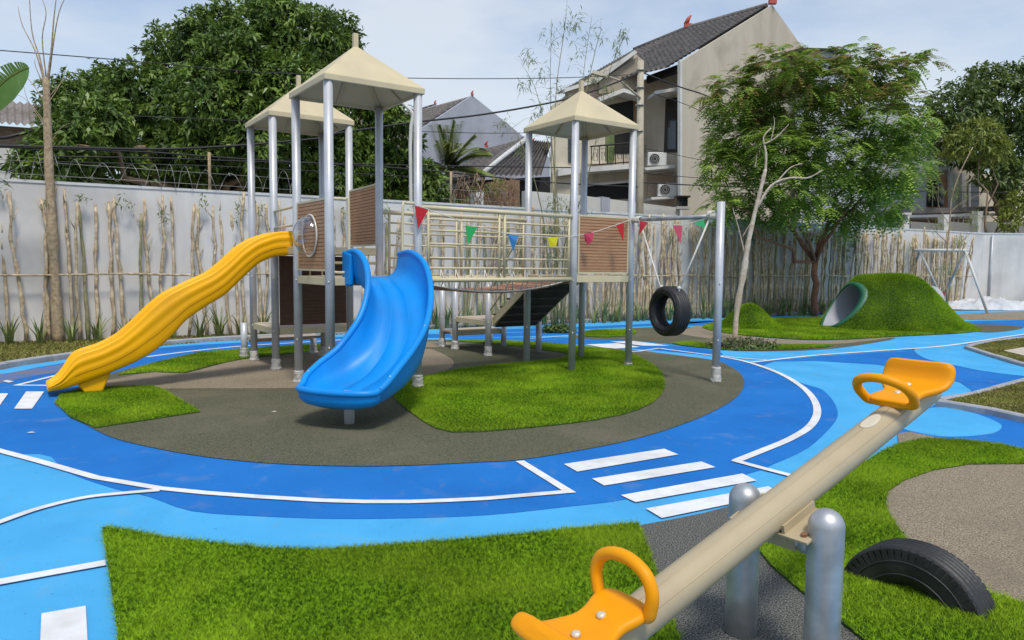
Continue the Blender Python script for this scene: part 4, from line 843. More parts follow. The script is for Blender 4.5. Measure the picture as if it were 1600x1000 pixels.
# razor wire coils on the wall top
def razor(a, c, lab):
    s0, s1 = wall_s(a), wall_s(c); root = empty('razor_wire', wallp((s0+s1)/2, .1, WH), lab, 'razor wire'); b = MB(); n = int((s1-s0)/.42*16)
    b.tube([wallp(s0+(s1-s0)*i/n+.12*math.sin(i*.071), .1+.24*math.cos(i/16*6.283), WH+.25+(.24+.07*math.sin(i*.057))*math.sin(i/16*6.283)+.05*math.sin(i*.031)) for i in range(n+1)], .006, 3); b.build('coil', M_razor, root)
    b = MB()
    for z in (.12, .38): b.tube([wallp(s0, .1, WH+z), wallp(s1, .1, WH+z)], .006, 3)
    b.build('straining_wire', M_razor, root)
    for i in range(int((s1-s0)/4)+1):
        b = MB(); b.tube([wallp(s0+i*4+.3, .1, WH-.02), wallp(s0+i*4+.3, .1, WH+.85)], .035, 5); b.build('stake', M_gbark, root)
razor(-30, 470, 'coiled razor wire along the top of the left wall'); razor(690, 800, 'coiled razor wire on the wall top below the tiled roof')
# reddish board leaning on the wall behind the bridge
b = MB(); b.extr([G(800, 505), G(896, 503), PL(896, 385, G(896, 503), WD), PL(800, 385, G(896, 503), WD)], WN*.04); tag(b.build('reddish_board', M_redboard), 'faded red brown board standing behind the bridge bars', 'board')

# ------------------------------------------------------------------ play structure
an = .6046; v = A(math.cos(an), math.sin(an), 0); n_ = A(-math.sin(an), math.cos(an), 0); SP = 1.22; UPv = A(0, 0, 1)
B1 = A(-2.269, 9.085, 0); A1 = B1+n_*SP; D1 = B1+v*SP; C1 = D1+n_*SP
B2 = B1+.1008*v+2.609*n_; A2 = B2+n_*SP; D2 = B2+v*SP; C2 = D2+n_*SP
F3 = B1+3.9874*v+.11*n_; L3_ = F3+n_*SP; R3 = F3+v*SP; K3 = R3+n_*SP
ps = empty('play_structure', (B1+C1)/2, 'climbing frame of three cream roofed towers with slides, bridge and stairs', 'playground structure')
PR_ = .057; ZT = 3.92
def post(p, h, wrap=True, wh=.17, m=M_post):
    b = MB(); b.tube([p+A(0, 0, -.02), p+A(0, 0, h)], PR_, 20); o = b.build('post', m, ps)
    if wrap:
        b = MB(); rings = []
        for i in range(13):
            t = i/12; rings.append([p+A(math.cos(a), math.sin(a), 0)*(PR_+.006+abs(random.gauss(0, .012))*(1-.6*t)+(.01 if t < .25 else 0))+A(0, 0, .012+t*wh+random.uniform(-.007, .007)) for a in np.linspace(0, 6.283, 17)[:-1]])
        b.sweep(rings); w = b.build('plastic_wrap', M_wrap, o)
    b = MB()
    for z in (1.44, .62):
        if h > z+.3 and wrap is not None: b.sphere(p+A(.0, -PR_-.004, z), .013, 8, 5)
    if b.v: b.build('bolt', M_bolt, o)
    return o
for p, w in ((A1, 1), (B1, 1), (C1, 1), (D1, 1), (A2, 1), (B2, 1), (C2, 1), (D2, 1), (F3, 0), (L3_, 0), (R3, .1), (K3, 0)): post(p, ZT, bool(w), .17 if w == 1 else .05)
def roof(c0):
    o_ = .07; cs = [c0-v*o_-n_*o_, c0+v*(SP+o_)-n_*o_, c0+v*(SP+o_)+n_*(SP+o_), c0-v*o_+n_*(SP+o_)]; ap = c0+(v+n_)*SP/2+A(0, 0, 4.56)
    b = MB(); N = 6; rings = []
    lo = [c+A(0, 0, ZT-.03) for c in cs]; hi = [c+A(0, 0, ZT+.045) for c in cs]; ins = [c+((ap-c)*A(1, 1, 0))*.045 for c in cs]; loi = [c+A(0, 0, ZT-.03) for c in ins]; top2 = [c+A(0, 0, ZT+.02) for c in ins]
    vs = lo+hi+loi+top2+[ap, ap-A(0, 0, .06)]
    fs = []
    for i in range(4):
        j = (i+1) % 4; fs += [(i, j, 4+j, 4+i), (i, 8+i, 8+j, j), (4+i, 4+j, 16), (8+i, 12+i, 12+j, 8+j), (12+i, 17, 12+j)]
    b.add(vs, fs); o = b.build('tower_roof', M_roof, ps, bevel=.008)
    b = MB()
    for i in range(4):                                # ribs under the roof along hips and mid-faces
        m_ = (ins[i]+ins[(i+1) % 4])/2
        for q, w in ((ins[i], .05), (m_, .035)):
            a_ = q+A(0, 0, ZT+.0); e_ = ap-A(0, 0, .1); b.tube([a_, e_], w/2, 4, sm=False)
    b.build('roof_rib', M_roof, o)
    b = MB(); b.box(ap+A(0, 0, .05), (.065, .065, .20), v, n_); b.build('finial', M_roof, o, bevel=.006)
for c0 in (B1, B2, F3): roof(c0)
def beam(p, q, z0, z1, th=.05, m=M_cream, name='deck_beam', inset=PR_+.002):
    d = unit(q-p); s2 = A(-d[1], d[0], 0); a_, e_ = p+d*inset, q-d*inset; b = MB(); b.extr([a_-s2*th/2+A(0, 0, z0), e_-s2*th/2+A(0, 0, z0), e_-s2*th/2+A(0, 0, z1), a_-s2*th/2+A(0, 0, z1)], s2*th); return b.build(name, m, ps, bevel=.006)
def deck(c0, z, m=M_deck, name='deck', wv=SP, wn=SP, planks=7, under=M_ddeck):
    for i in range(planks):
        a_ = c0+n_*(.03+i*(wn-.06)/planks)+v*.03; e_ = a_+n_*((wn-.06)/planks-.012); b = MB(); b.extr([a_+A(0, 0, z-.04), a_+v*(wv-.06)+A(0, 0, z-.04), e_+v*(wv-.06)+A(0, 0, z-.04), e_+A(0, 0, z-.04)], A(0, 0, .04)); b.build('deck_board', m, ps)
for c0, zt, x in ((B1, 1.50, 0), (F3, 1.515, 0), (B2, .66, 0)):
    a_, d_, l_ = c0, c0+v*SP, c0+n_*SP; r_ = l_+v*SP
    for p, q in ((a_, d_), (a_, l_), (d_, r_), (l_, r_)): beam(p, q, zt-.105, zt)
    deck(c0, zt-.004)
# high deck between tower one and two
GP = [A1, C1, B2, D2]
for p, q in ((A1, C1), (B2, D2), (A1, B2), (C1, D2)): beam(p, q, 1.795, 1.90)
deck(A1, 1.896, wn=1.389, planks=8)
def slat_panel(p, q, z0, z1, m=M_slat, rows=18, frame=M_cream, pads=True, ins=.10, rowh=None, hole=None):
    d = unit(q-p); s2 = A(d[1], -d[0], 0)
    if s2[1] > 0: s2 = -s2                              # towards the front
    a_, e_ = p+d*ins, q-d*ins; W = np.linalg.norm(e_-a_); root = MB(); root.extr([a_+A(0, 0, z0)-s2*.006, e_+A(0, 0, z0)-s2*.006, e_+A(0, 0, z1)-s2*.006, a_+A(0, 0, z1)-s2*.006], s2*.016); o = root.build('panel', m, ps)
    h = (z1-z0)/rows
    b = MB()
    for i in range(rows):
        za = z0+i*h+h*.12; zb = z0+(i+1)*h-h*.12; b.extr([a_+A(0, 0, za)+s2*.010, e_+A(0, 0, za)+s2*.010, e_+A(0, 0, zb)+s2*.010, a_+A(0, 0, zb)+s2*.010], s2*.012)
    tag(b.build('slat', m, o), kind='stuff')
    if frame:
        b = MB(); w = .028
        for x0, x1, ya, yb in ((-w, 0, z0-w, z1+w), (W, W+w, z0-w, z1+w), (0, W, z0-w, z0), (0, W, z1, z1+w)):
            b.extr([a_+d*x0+A(0, 0, ya)-s2*.012, a_+d*x1+A(0, 0, ya)-s2*.012, a_+d*x1+A(0, 0, yb)-s2*.012, a_+d*x0+A(0, 0, yb)-s2*.012], s2*.038)
        b.build('panel_frame', frame, o)
        b = MB()
        for z in (z0+.06, z1-.06):
            for x0, x1 in ((-ins+PR_, -w), (W+w, W+ins-PR_)): b.tube([a_+d*x0+A(0, 0, z), a_+d*x1+A(0, 0, z)], .017, 8)
        b.build('clamp', M_cream, o)
    return o, a_, e_, s2
pa, a_, e_, s2 = slat_panel(B1, A1, 1.60, 2.46)
slat_panel(C1, D2, 1.97, 2.82)
slat_panel(F3, R3, 1.575, 2.44)
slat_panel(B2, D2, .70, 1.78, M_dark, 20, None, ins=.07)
slat_panel(A1, B2, .70, 1.78, M_dark, 20, None, ins=.07) if False else None
# bubble window on the left panel (outer face looks away from the tower, to the left front)
s2 = -v; cb = (A1+B1)/2+A(0, 0, 2.03)+s2*.03-n_*(-.0); b = MB(); nu, nv = 28, 9; rad = .26; vs = []; fs = []
for j in range(nv):
    ph = math.pi/2*j/(nv-1)
    for i in range(nu):
        th = 2*math.pi*i/nu; vs.append(cb+(n_*math.cos(th)+UPv*math.sin(th))*rad*math.cos(ph)+s2*rad*.85*math.sin(ph))
for j in range(nv-1):
    for i in range(nu): fs.append((j*nu+i, j*nu+(i+1) % nu, (j+1)*nu+(i+1) % nu, (j+1)*nu+i))
b.add(vs, fs, True); b.build('bubble_window', M_bubble, ps)
b = MB(); b.tube([cb+s2*.01+(n_*math.cos(t)+UPv*math.sin(t))*(rad+.012) for t in np.linspace(0, 6.283, 33)[:-1]], .013, 6, closed=True); b.build('bubble_rim', mat('clear_rim', (.6, .58, .52), .15, spec=.8), ps)
# grab bars each side of the blue slide
def grab(p, d, z0, z1, off, back=A(0, 0, 0)):
    b = MB(); q = p+back; b.tube(crom([q+d*.05+A(0, 0, z1), q+d*(off-.05)+A(0, 0, z1), q+d*off+A(0, 0, z1-.06), q+d*off+A(0, 0, z0+.06), q+d*(off-.05)+A(0, 0, z0), q+d*.05+A(0, 0, z0)], 3), .019, 8); b.build('grab_bar', M_cream, ps)
grab(B1, v, 1.56, 2.47, .25); grab(D1, -v, 1.56, 2.47, .22)
# rear rails seen through tower one
for z in (1.68,):
    b = MB(); b.tube([A1+v*.06+A(0, 0, z), C1-v*.06+A(0, 0, z)], .02, 8); b.build('rail', M_cream, ps)
for i in range(1, 7):
    b = MB(); q = A1+v*SP*i/7; b.tube([q+A(0, 0, 1.5), q+A(0, 0, 1.80)], .012, 6); b.build('rail_bar', M_cream, ps)
for z in (2.45, 2.2): 
    b = MB(); b.tube([A1+n_*.1+A(0, 0, z), B2+A(0, 0, z)], .02, 8); b.build('rail', M_cream, ps)
# bridge
def bridge_rail(p, q):
    d = unit(q-p); L = np.linalg.norm(q-p); P = lambda s, z: p+d*s+A(0, 0, z)
    o = MB().tube([P(.04, 2.43), P(L-.04, 2.43)], .032, 12).build('top_rail', M_cream, ps)
    MB().tube([P(.04, 1.46), P(L-.04, 1.46)], .032, 12).build('bottom_rail', M_cream, ps)
    for s0, s1 in ((.16, L/2-.05), (L/2+.05, L-.10)):
        for s in (s0, s1): MB().tube([P(s, 1.46), P(s, 2.43)], .019, 8).build('rail_post', M_cream, ps)
        for z in (1.62, 1.76, 1.95, 2.13, 2.28): MB().tube([P(s0, z), P(s1, z)], .014, 8).build('rail_bar', M_cream, ps)
bridge_rail(D1, F3); bridge_rail(C1, L3_)
Lb = 2.77; W_ = F3-D1; npk = 15
for i in range(npk):
    t = (i+.5)/npk; zz = 1.44-.16*(4*t*(1-t)); c = D1+W_*t+n_*SP/2+A(0, 0, zz); sl = -.16*4*(1-2*t)/Lb; dx = unit(unit(W_)+A(0, 0, sl)); b = MB(); b.box(c, (.155, SP-.24, .045), dx, n_, np.cross(dx, n_)); b.build('bridge_plank', M_redboard if i % 3 else M_slat, ps)
for sd_ in (.10, SP-.10):
    b = MB(); P = []
    for i in range(41): t = i/40; P.append(D1+W_*t+n_*sd_+A(0, 0, 1.45-.165*(4*t*(1-t)))); 
    b.tube(P, .012, 5)
    for i in range(1, 20):
        t = i/20; q = D1+W_*t+n_*(sd_); z_ = 1.44-.165*(4*t*(1-t)); b.tube([q+A(0, 0, z_), q+unit(W_)*(.07 if i % 2 else -.07)+n_*(-.08 if sd_ < .5 else .08)+A(0, 0, 1.60)], .009, 4)
    b.build('bridge_rope', M_rope, ps)
# stairs behind tower three, landing, step
T4 = A(-.43, 13.27, 0)
tc_ = [T4, T4+v*1.15, T4+v*1.15+n_*1.2, T4+n_*1.2]
for p, h in zip(tc_, (1.42, .60, .60, 1.42)): post(p, h, p is T4 or p is tc_[3])
post(T4+n_*1.72, 1.42, True); post(T4+n_*1.72+v*1.15, .40, False)
for p, q in ((tc_[0], tc_[1]), (tc_[0], tc_[3]), (tc_[1], tc_[2]), (tc_[3], tc_[2])): beam(p, q, .56, .66)
deck(T4, .665, wv=1.15, wn=1.2, planks=6)
q0 = T4+n_*1.27-v*.05
beam(T4+n_*1.72, T4+n_*1.72+v*1.15, .27, .37); deck(q0-n_*.02, .375, wv=1.2, wn=.5, planks=3); beam(q0, q0+v*1.2, .27, .37, inset=0)
st0 = L3_+v*.10; st1 = L3_+v*(SP-.10); gd_ = unit((tc_[0]+v*.10)-st0)
for a0, nm in ((st0, 0), (st1, 1)):
    e0 = tc_[0]+v*(.08 if nm == 0 else 1.07); b = MB(); w = v*.03
    b.extr([a0+A(0, 0, 1.50), a0+A(0, 0, 1.36), e0+A(0, 0, .55), e0+A(0, 0, .70)], w); b.build('stair_stringer', M_cream, ps)
for i in range(5):
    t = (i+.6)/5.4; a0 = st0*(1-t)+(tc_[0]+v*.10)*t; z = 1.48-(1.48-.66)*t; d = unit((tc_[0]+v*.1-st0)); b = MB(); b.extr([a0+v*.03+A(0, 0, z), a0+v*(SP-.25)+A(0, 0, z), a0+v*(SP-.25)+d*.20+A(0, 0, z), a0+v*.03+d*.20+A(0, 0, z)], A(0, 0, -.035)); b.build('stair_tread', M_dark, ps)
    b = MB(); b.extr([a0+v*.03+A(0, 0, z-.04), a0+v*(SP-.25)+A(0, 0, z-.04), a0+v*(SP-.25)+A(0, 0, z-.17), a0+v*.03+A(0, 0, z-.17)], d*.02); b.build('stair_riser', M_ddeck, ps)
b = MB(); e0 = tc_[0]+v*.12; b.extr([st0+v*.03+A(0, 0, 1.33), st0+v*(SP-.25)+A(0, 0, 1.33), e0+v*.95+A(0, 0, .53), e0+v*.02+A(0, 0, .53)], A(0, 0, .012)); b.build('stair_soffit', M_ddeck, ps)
b = MB(); b.tube([T4+A(0, 0, 1.1), (T4+st0)/2+A(0, 0, 1.9), st0+A(0, 0, 2.45)], .018, 8); b.tube([T4+A(0, 0, .8), st0+A(0, 0, 1.95)], .014, 6); b.build('stair_handrail', M_cream, ps)
# tower three cross bars at the back
for z in (2.44, 2.1, 1.75):
    b = MB(); b.tube([R3+n_*.06+A(0, 0, z), K3-n_*.06+A(0, 0, z)], .018, 8); b.build('rail', M_cream, ps)
# low step of tower two
pz = A2+n_*.55; post(pz-v*.02, .62, True); post(pz+v*SP, .4, True); beam(pz, pz+v*SP, .27, .37); deck(A2+n_*.05, .375, wv=SP, wn=.5, planks=3)
lp = A2-v*.25+n_*.1; 
# swing arm post and pipe
S0 = G(1118, 598); post(S0, 2.60, True, .22)
b = MB(); b.tube([R3+A(0, 0, 2.43), S0+A(0, 0, 2.40)], .032, 12); b.build('swing_pipe', M_galv, ps)
for t in (.06, .93):
    p = R3*(1-t)+S0*t+A(0, 0, 2.43*(1-t)+2.40*t); d = unit(S0-R3); b = MB(); b.tube([p-d*.07, p+d*.07], .045, 12); b.build('swing_collar', M_bolt, ps)

# yellow wave slide
st = (A1+B2)/2
up_ = [(-.03, 2.13), (.2, 2.11), (.46, 2.02), (.65, 1.90), (.84, 1.71), (1.05, 1.53), (1.33, 1.40), (1.61, 1.26), (1.8, 1.10), (1.99, .90), (2.18, .72), (2.40, .60), (2.64, .53), (2.73, .47), (2.79, .33), (2.87, .22), (2.95, .17), (2.99, .14)]
lo_ = [(-.03, 1.79), (.24, 1.76), (.46, 1.66), (.70, 1.43), (.9, 1.23), (1.15, 1.08), (1.40, .91), (1.60, .68), (1.78, .52), (2.04, .37), (2.34, .25), (2.62, .16), (2.76, .11), (2.9, .085), (2.99, .08)]
su = np.array(up_); sl = np.array(lo_); ss_ = np.linspace(-.03, 2.99, 64)
def smooth_interp(x, X, Y):
    y = np.interp(x, X, Y); k = np.array([1, 2, 1.])/4; yp = np.pad(y, 1, mode='edge'); return np.convolve(yp, k, 'valid')
zu = smooth_interp(ss_, su[:, 0], su[:, 1]); zl = smooth_interp(ss_, sl[:, 0], sl[:, 1])
half = [(-.0, .42), (.12, .43), (.17, .47), (.195, .56), (.21, .74), (.222, .92), (.24, 1.0), (.262, 1.0), (.275, .93), (.268, .85), (.285, .79), (.292, .70), (.280, .62), (.272, .50), (.280, .44), (.274, .38), (.262, .18), (.25, .04), (.235, 0), (.12, 0)]
prof = [(-x, y) for x, y in half[::-1]]+half[1:]; prof = [(x, y) for x, y in prof]
sy = -v; rings = []
for s, a, c in zip(ss_, zu, zl):
    wf = 1-.10*max(0, (s-2.75)/.24)**2; rings.append([st+sy*s+n_*(x*wf)+A(0, 0, c+(a-c)*y) for x, y in prof])
b = MB(); b.sweep(rings); ys = b.build('yellow_slide', M_yel, ps)
b = MB(); b.tube([st+sy*s_q-n_*(.272)+A(0, 0, c+(a-c)*.34) for s_q, a, c in zip(ss_[2:-6], zu[2:-6], zl[2:-6])], .0042, 5); b.build('mould_seam', mat('seam_shadow', (.45, .20, .0), .7), ys)

b = MB(); q = st+sy*2.52
fp = [(-.20, 0.0), (-.14, 0), (-.12, .10), (.20, .24), (-.34, .17), (-.25, .05)]
b.extr([st+sy*2.30-n_*.2+A(0, 0, .27), st+sy*2.70-n_*.2+A(0, 0, .17), st+sy*2.60-n_*.2+A(0, 0, .02), st+sy*2.40-n_*.2+A(0, 0, .02)], n_*.40); b.build('slide_foot', M_yel, ys, bevel=.02)

# blue curved slide
stn = [(-1.80, 9.47, 1.51, -55, .36, .30), (-1.60, 9.17, 1.47, -58, .355, .36), (-1.41, 8.86, 1.30, -66, .355, .38), (-1.315, 8.52, 1.00, -76, .355, .39), (-1.335, 8.18, .70, -90, .375, .36), (-1.47, 7.86, .48, -110, .435, .30), (-1.62, 7.60, .385, -112, .475, .22), (-1.69, 7.45, .35, -110, .475, .16), (-1.715, 7.38, .335, -110, .46, .13), (-1.735, 7.32, .325, -110, .44, .105)]
Sx = crom([A(*q) for q in stn], 7)
def bprof(hw, wh):
    h2 = [(0, 0), (.095, .0), (.10, -.008), (.105, 0), (hw*.55, .006), (hw*.70, .02+.02*wh), (hw*.82, .14*wh+.02), (hw*.90, .42*wh), (hw*.95, wh*.8), (hw*.985, wh), (hw*1.03, wh+.012), (hw*1.075, wh-.01), (hw*1.075, wh-.045), (hw*1.03, wh*.7-.05), (hw*.98, .3*wh-.05), (hw*.90, -.06), (hw*.78, -.09), (hw*.5, -.10)]
    return [(-x, y) for x, y in h2[::-1]]+h2[1:]
rings = []; rimL, rimR = [], []
for q in Sx:
    x, y, z, hd, hw, wh = q; a = R(hd); hdv = A(math.cos(a), math.sin(a), 0); sv = A(-hdv[1], hdv[0], 0); O = A(x, y, z); rings.append([O+sv*p+A(0, 0, r_) for p, r_ in bprof(hw, wh)])
    rimR.append(O+sv*hw*1.03+A(0, 0, wh-.012)); rimL.append(O-sv*hw*1.03+A(0, 0, wh-.012))
b = MB(); b.sweep(rings); bs = b.build('blue_slide', M_blu, ps)
hwE, whE = hw, wh; th_ = np.linspace(0, math.pi, 17)
def arc(k, zz, ex=.21): return [O+sv*hwE*k*math.cos(t)+hdv*ex*k*max(0, math.sin(t))**.8+A(0, 0, zz) for t in th_]
fr = arc(1.03, whE-.03)[1:-1]
b = MB(); b.tube(rimR+fr+rimL[::-1], .036, 12); b.build('rolled_rim', M_blu, bs)
b = MB(); b.sweep([arc(.0, .0), arc(.7, .0), arc(.92, .01), arc(1.0, whE-.02), arc(1.07, whE-.04), arc(1.04, -.02), arc(.9, -.07), arc(.6, -.10), arc(0, -.10)], closed=False, caps=False); b.build('slide_nose', M_blu, bs)
b = MB()
for q in (6, 30, 48):
    for rm in (rimL, rimR):
        b.sphere(rm[q]+A(0, 0, .03), .014, 8, 5)
b.build('rim_bolt', M_galv, bs)
# flanged ears at the entry
for sg in (-1, 1):
    r0 = R(-55); hdv = A(math.cos(r0), math.sin(r0), 0); sv = A(-hdv[1], hdv[0], 0); c = A(-1.80, 9.47, 1.51)+sv*sg*.385; b = MB()
    b.extr([c-hdv*.03-A(0, 0, .12)-sv*.035, c+hdv*.20-A(0, 0, .12)-sv*.035, c+hdv*.24+A(0, 0, .28)-sv*.035, c-hdv*.03+A(0, 0, .33)-sv*.035], sv*.07); b.build('slide_ear', M_blu, bs, bevel=.025)
ft = G(546, 663); b = MB(); b.tube([A(ft[0], ft[1], 0), A(ft[0], ft[1], .36)], .055, 16); b.build('slide_support', M_post, bs)

# ------------------------------------------------------------------ tyre swing
def tyre(root, c, ax, Ro, Ri, W, arc=(0, 2*math.pi), lugs=0, nseg=72):
    ax = unit(A(*ax)); e1 = unit(np.cross(ax, UPv)); e2 = np.cross(e1, ax); e2 = e2 if e2[2] > 0 else -e2
    h = W/2; pf = [(Ri, -h*.62), (Ri+.012, -h*.80), (Ri+(Ro-Ri)*.35, -h*1.0), (Ri+(Ro-Ri)*.7, -h*.98), (Ro-.02, -h*.84), (Ro-.006, -h*.74), (Ro, -h*.62)]
    g = .01; xs = []
    for k in range(4):
        x0 = -h*.62+(k+.5)*h*1.24/4.; 
        xs += [(Ro, x0-.008), (Ro-g, x0-.005), (Ro-g, x0+.005), (Ro, x0+.008)]
    pf += xs+[(r_, -x) for r_, x in pf[::-1]]+[(Ri-.0, h*.55), (Ri+.035, h*.5), (Ro-.03, h*.3), (Ro-.03, -h*.3), (Ri+.035, -h*.5)]
    rings = []; full = abs(arc[1]-arc[0]-2*math.pi) < 1e-6
    for i in range(nseg if full else nseg+1):
        t = arc[0]+(arc[1]-arc[0])*i/nseg; d = e1*math.cos(t)+e2*math.sin(t); rings.append([A(*c)+d*r_+ax*x for r_, x in pf])
    b = MB(); b.sweep(rings, loop=full, caps=not full); b.build('tyre_body', M_tyre, root)
    b = MB()
    for rr in (Ri+(Ro-Ri)*.3, Ri+(Ro-Ri)*.62):
        for sg in (-1, 1): b.tube([A(*c)+(e1*math.cos(t)+e2*math.sin(t))*rr+ax*sg*h*.99 for t in np.linspace(arc[0], arc[1], nseg+1)[:nseg if full else None]], .006, 5, closed=full)
    b.build('sidewall_ring', M_tyre, root)
    if lugs:
        b = MB()
        for i in range(lugs):
            t = arc[0]+(arc[1]-arc[0])*(i+.5)/lugs; d = e1*math.cos(t)+e2*math.sin(t); tt = -e1*math.sin(t)+e2*math.cos(t)
            for sg in (-1, 1): b.box(A(*c)+d*(Ro-.045)+ax*sg*(h*.86), (.062, .026, .030), d, tt, ax)
        tag(b.build('tread_lug', M_tyre, root), kind='stuff')
    return e1, e2
Yt = 10.75; tcn = V(1046, 486, Yt); axd = A(-.891, -.454, 0); ts_ = empty('tyre_swing', tcn-A(0, 0, .36), 'black car tyre hung on white ropes from the swing pipe', 'tyre swing')
e1, e2 = tyre(ts_, tcn, axd, .37, .225, .26)
pd = unit(S0-R3)
for px, py, t in ((1027, 447, .10), (1065, 448, .905)):
    top = R3*(1-t)+S0*t+A(0, 0, 2.43); bot = tcn+unit(A(*e1))*(-.2 if (e1[0] > 0) == (px < 1046) else .2)*1.0+A(0, 0, .31); b = MB()
    b.tube([top+A(0, 0, .0), (top+bot)/2-A(0, 0, .01), bot], .014, 6)
    for z in (0, .03, -.03): b.tube([top+pd*z+(n_*0+A(pd[1], -pd[0], 0)*math.cos(a)+UPv*math.sin(a))*.048 for a in np.linspace(0, 6.283, 13)[:-1]], .012, 5, closed=True)
    b.sphere(bot+A(0, 0, .035), .03, 8, 6); b.sphere(top-A(0, 0, .09), .028, 8, 6); b.tube([bot, bot-A(0, 0, .06)], .016, 5); b.build('rope', M_rope, ts_)

# bunting
bs_ = empty('bunting', V(652, 322, 9.65), 'string of small coloured pennants from the front tower to the swing pipe', 'bunting')
f3 = F3-A(0, .075, 0); r3 = R3-A(0, .08, 0)
D1f = D1-A(0, .07, 0); sp_ = [V(652, 321, D1f[1]), V(700, 338, 9.9), V(735, 351, 10.15), V(800, 366, 10.6), V(865, 371, 11.1), V(897, 368.5, f3[1]), V(927, 363, 11.5), V(975, 347, 11.9), V(986, 344, r3[1]), V(1004, 346, 11.7), V(1058, 352, 10.9), V(1098, 343, 10.75), V(1116, 337, S0[1]-.04)]
MB().tube(crom(sp_, 4), .005, 4).build('string', M_rope, bs_)
fl = [('red', (.62, .02, .03), [(648, 321), (669, 328), (653, 358)], 9.68), ('green', (.03, .50, .14), [(727, 352), (746, 355), (731, 383)], 10.1), ('blue', (.05, .28, .62), [(793, 366), (810, 368), (807, 378), (802, 393), (798, 380)], 10.55), ('yellow', (.72, .68, .02), [(856, 371), (872, 370), (869, 385), (858, 386)], 11.0), ('pink', (.62, .06, .14), [(913, 365), (927, 363), (926, 376), (919, 383), (914, 376)], 11.35), ('red', (.62, .02, .03), [(963, 352), (975, 348), (974, 378)], 11.6), ('red', (.55, .03, .05), [(1000, 345), (1013, 347), (1006, 357), (998, 368)], 11.6), ('pink', (.66, .10, .18), [(1051, 352), (1066, 353), (1064, 381)], 10.8), ('green', (.03, .50, .18), [(1084, 349), (1100, 343), (1103, 363), (1098, 355)], 10.65)]
fmats = {}
for nm, c, px, Y in fl:
    m = fmats.setdefault(nm+str(c), flagm(nm, c)); P = [V(x, y, Y+.02*math.sin(i*2.)) for i, (x, y) in enumerate(px)]; b = MB(); b.extr(P, A(0, .002, 0)); b.build('pennant', m, bs_)['label'] = nm+' pennant'

# ------------------------------------------------------------------ grass mounds with tunnel
def mound(name, cx, cy, fn, x0, x1, y0, y1, stp, label, cut=None, dens=2500, bh=.03, bw=.013):
    root = empty(name, (cx, cy, 0), label, 'grass mound'); xs = np.arange(x0, x1+stp, stp); ys_ = np.arange(y0, y1+stp, stp); X, Y_ = np.meshgrid(xs, ys_); Z = fn(X, Y_)
    Vv = np.stack([X+cx, Y_+cy, Z+.0], 2).reshape(-1, 3); nx = len(xs); i, j = np.meshgrid(np.arange(nx-1), np.arange(len(ys_)-1)); q = (j*nx+i).ravel(); F = np.stack([q, q+1, q+nx+1, q+nx], 1)
    cz = Vv[F].mean(1); keep = cz[:, 2] > .003
    if cut is not None: keep &= ~cut(cz)
    F = F[keep]; npmesh('mound_surface', Vv, F, M_turfbase, parent=root, smooth=True)
    n = int(dens*(x1-x0)*(y1-y0)); P = np.column_stack([rng.uniform(x0, x1, n), rng.uniform(y0, y1, n)]); z = fn(P[:, 0], P[:, 1]); P3 = np.column_stack([P[:, 0]+cx, P[:, 1]+cy, z]); k = z > .003
    if cut is not None: k &= ~cut(P3)
    e = .02; gx = (fn(P[:, 0]+e, P[:, 1])-z)/e; gy = (fn(P[:, 0], P[:, 1]+e)-z)/e; P3 = P3[k]; nr = unit(np.column_stack([-gx, -gy, np.ones(n)]))[k]; m = len(P3); az = unit(rng.normal(size=(m, 3))); tip = P3+(nr*.9+az*.95+np.array([0, 0, .35]))*bh*rng.uniform(.6, 1.2, m)[:, None]; sdv = unit(np.cross(nr, rng.normal(size=(m, 3))))*bw/2
    vv = np.empty((m, 3, 3)); vv[:, 0] = P3-sdv; vv[:, 1] = P3+sdv; vv[:, 2] = tip; o = npmesh('turf_blades', vv.reshape(-1, 3), np.arange(m*3).reshape(m, 3), M_turf, parent=root); tag(o, kind='stuff'); return root
MC = A(10.65, 20.9)                                    # centre of the big mound
def sstep(t): t = np.clip(t, 0, 1); return t*t*(3-2*t)
def hb(X, Y):
    # flat top plateau, steep left face, long right tail
    rl = np.where(X < 0, 1.0+.0*X, 1.0); dx = np.where(X < -.70, (-.70-X)/1.15, np.where(X > .55, (X-.55)/2.0, 0)); dy = np.where(Y < -.1, (-.1-Y)/1.75, (Y+.1)/1.9); r = np.sqrt(dx**2+dy**2); a = np.where(X < -.35, 1.05, 1.)
    return (1.52-.07*(X+.1)**2*(np.abs(X) < 2.2))*(1-sstep(r**1.1))*a**0+.02*np.sin(X*2.3+Y)*(r < .9)-.004
TA = unit(A(-.985, -.12, 0)); TR = .60; TZ = .60; TC = A(MC[0]-.1, MC[1]-.12, TZ)    # tunnel axis, pointing out of the left mouth
te1 = A(-TA[1], TA[0], 0); te2 = UPv
def intun(P, r=TR+.03):
    d = P-TC; t = d@TA; w = d-np.outer(t, TA); return (np.linalg.norm(w, axis=1) < r) & (t > .15)
mroot = mound('grass_mound', MC[0], MC[1], hb, -2.2, 2.9, -2.2, 2.2, .05, 'large turf covered mound with a tunnel mouth on its left side', intun, 7500, bw=.016)
def hit(p, sgn):                                       # where the line p + t*axis leaves the mound
    for t in np.linspace(0, 3.0, 301):
        q = p+TA*sgn*t
        if hb(q[0]-MC[0], q[1]-MC[1]) < q[2]: return t
    return 3.0
def tcirc(th, r): return TC+te1*math.cos(th)*r+te2*max(math.sin(th)*r, -TZ+.02)
N = 64; ths = np.linspace(0, 2*math.pi, N+1)[:-1]; mouth = []; back = []; outer = []
for th in ths:
    pi_ = tcirc(th, TR); po = tcirc(th, TR+.10); mouth.append(pi_+TA*(hit(pi_, 1)+.02)); outer.append(po+TA*(hit(po, 1)+.02)); back.append(pi_-TA*1.5)
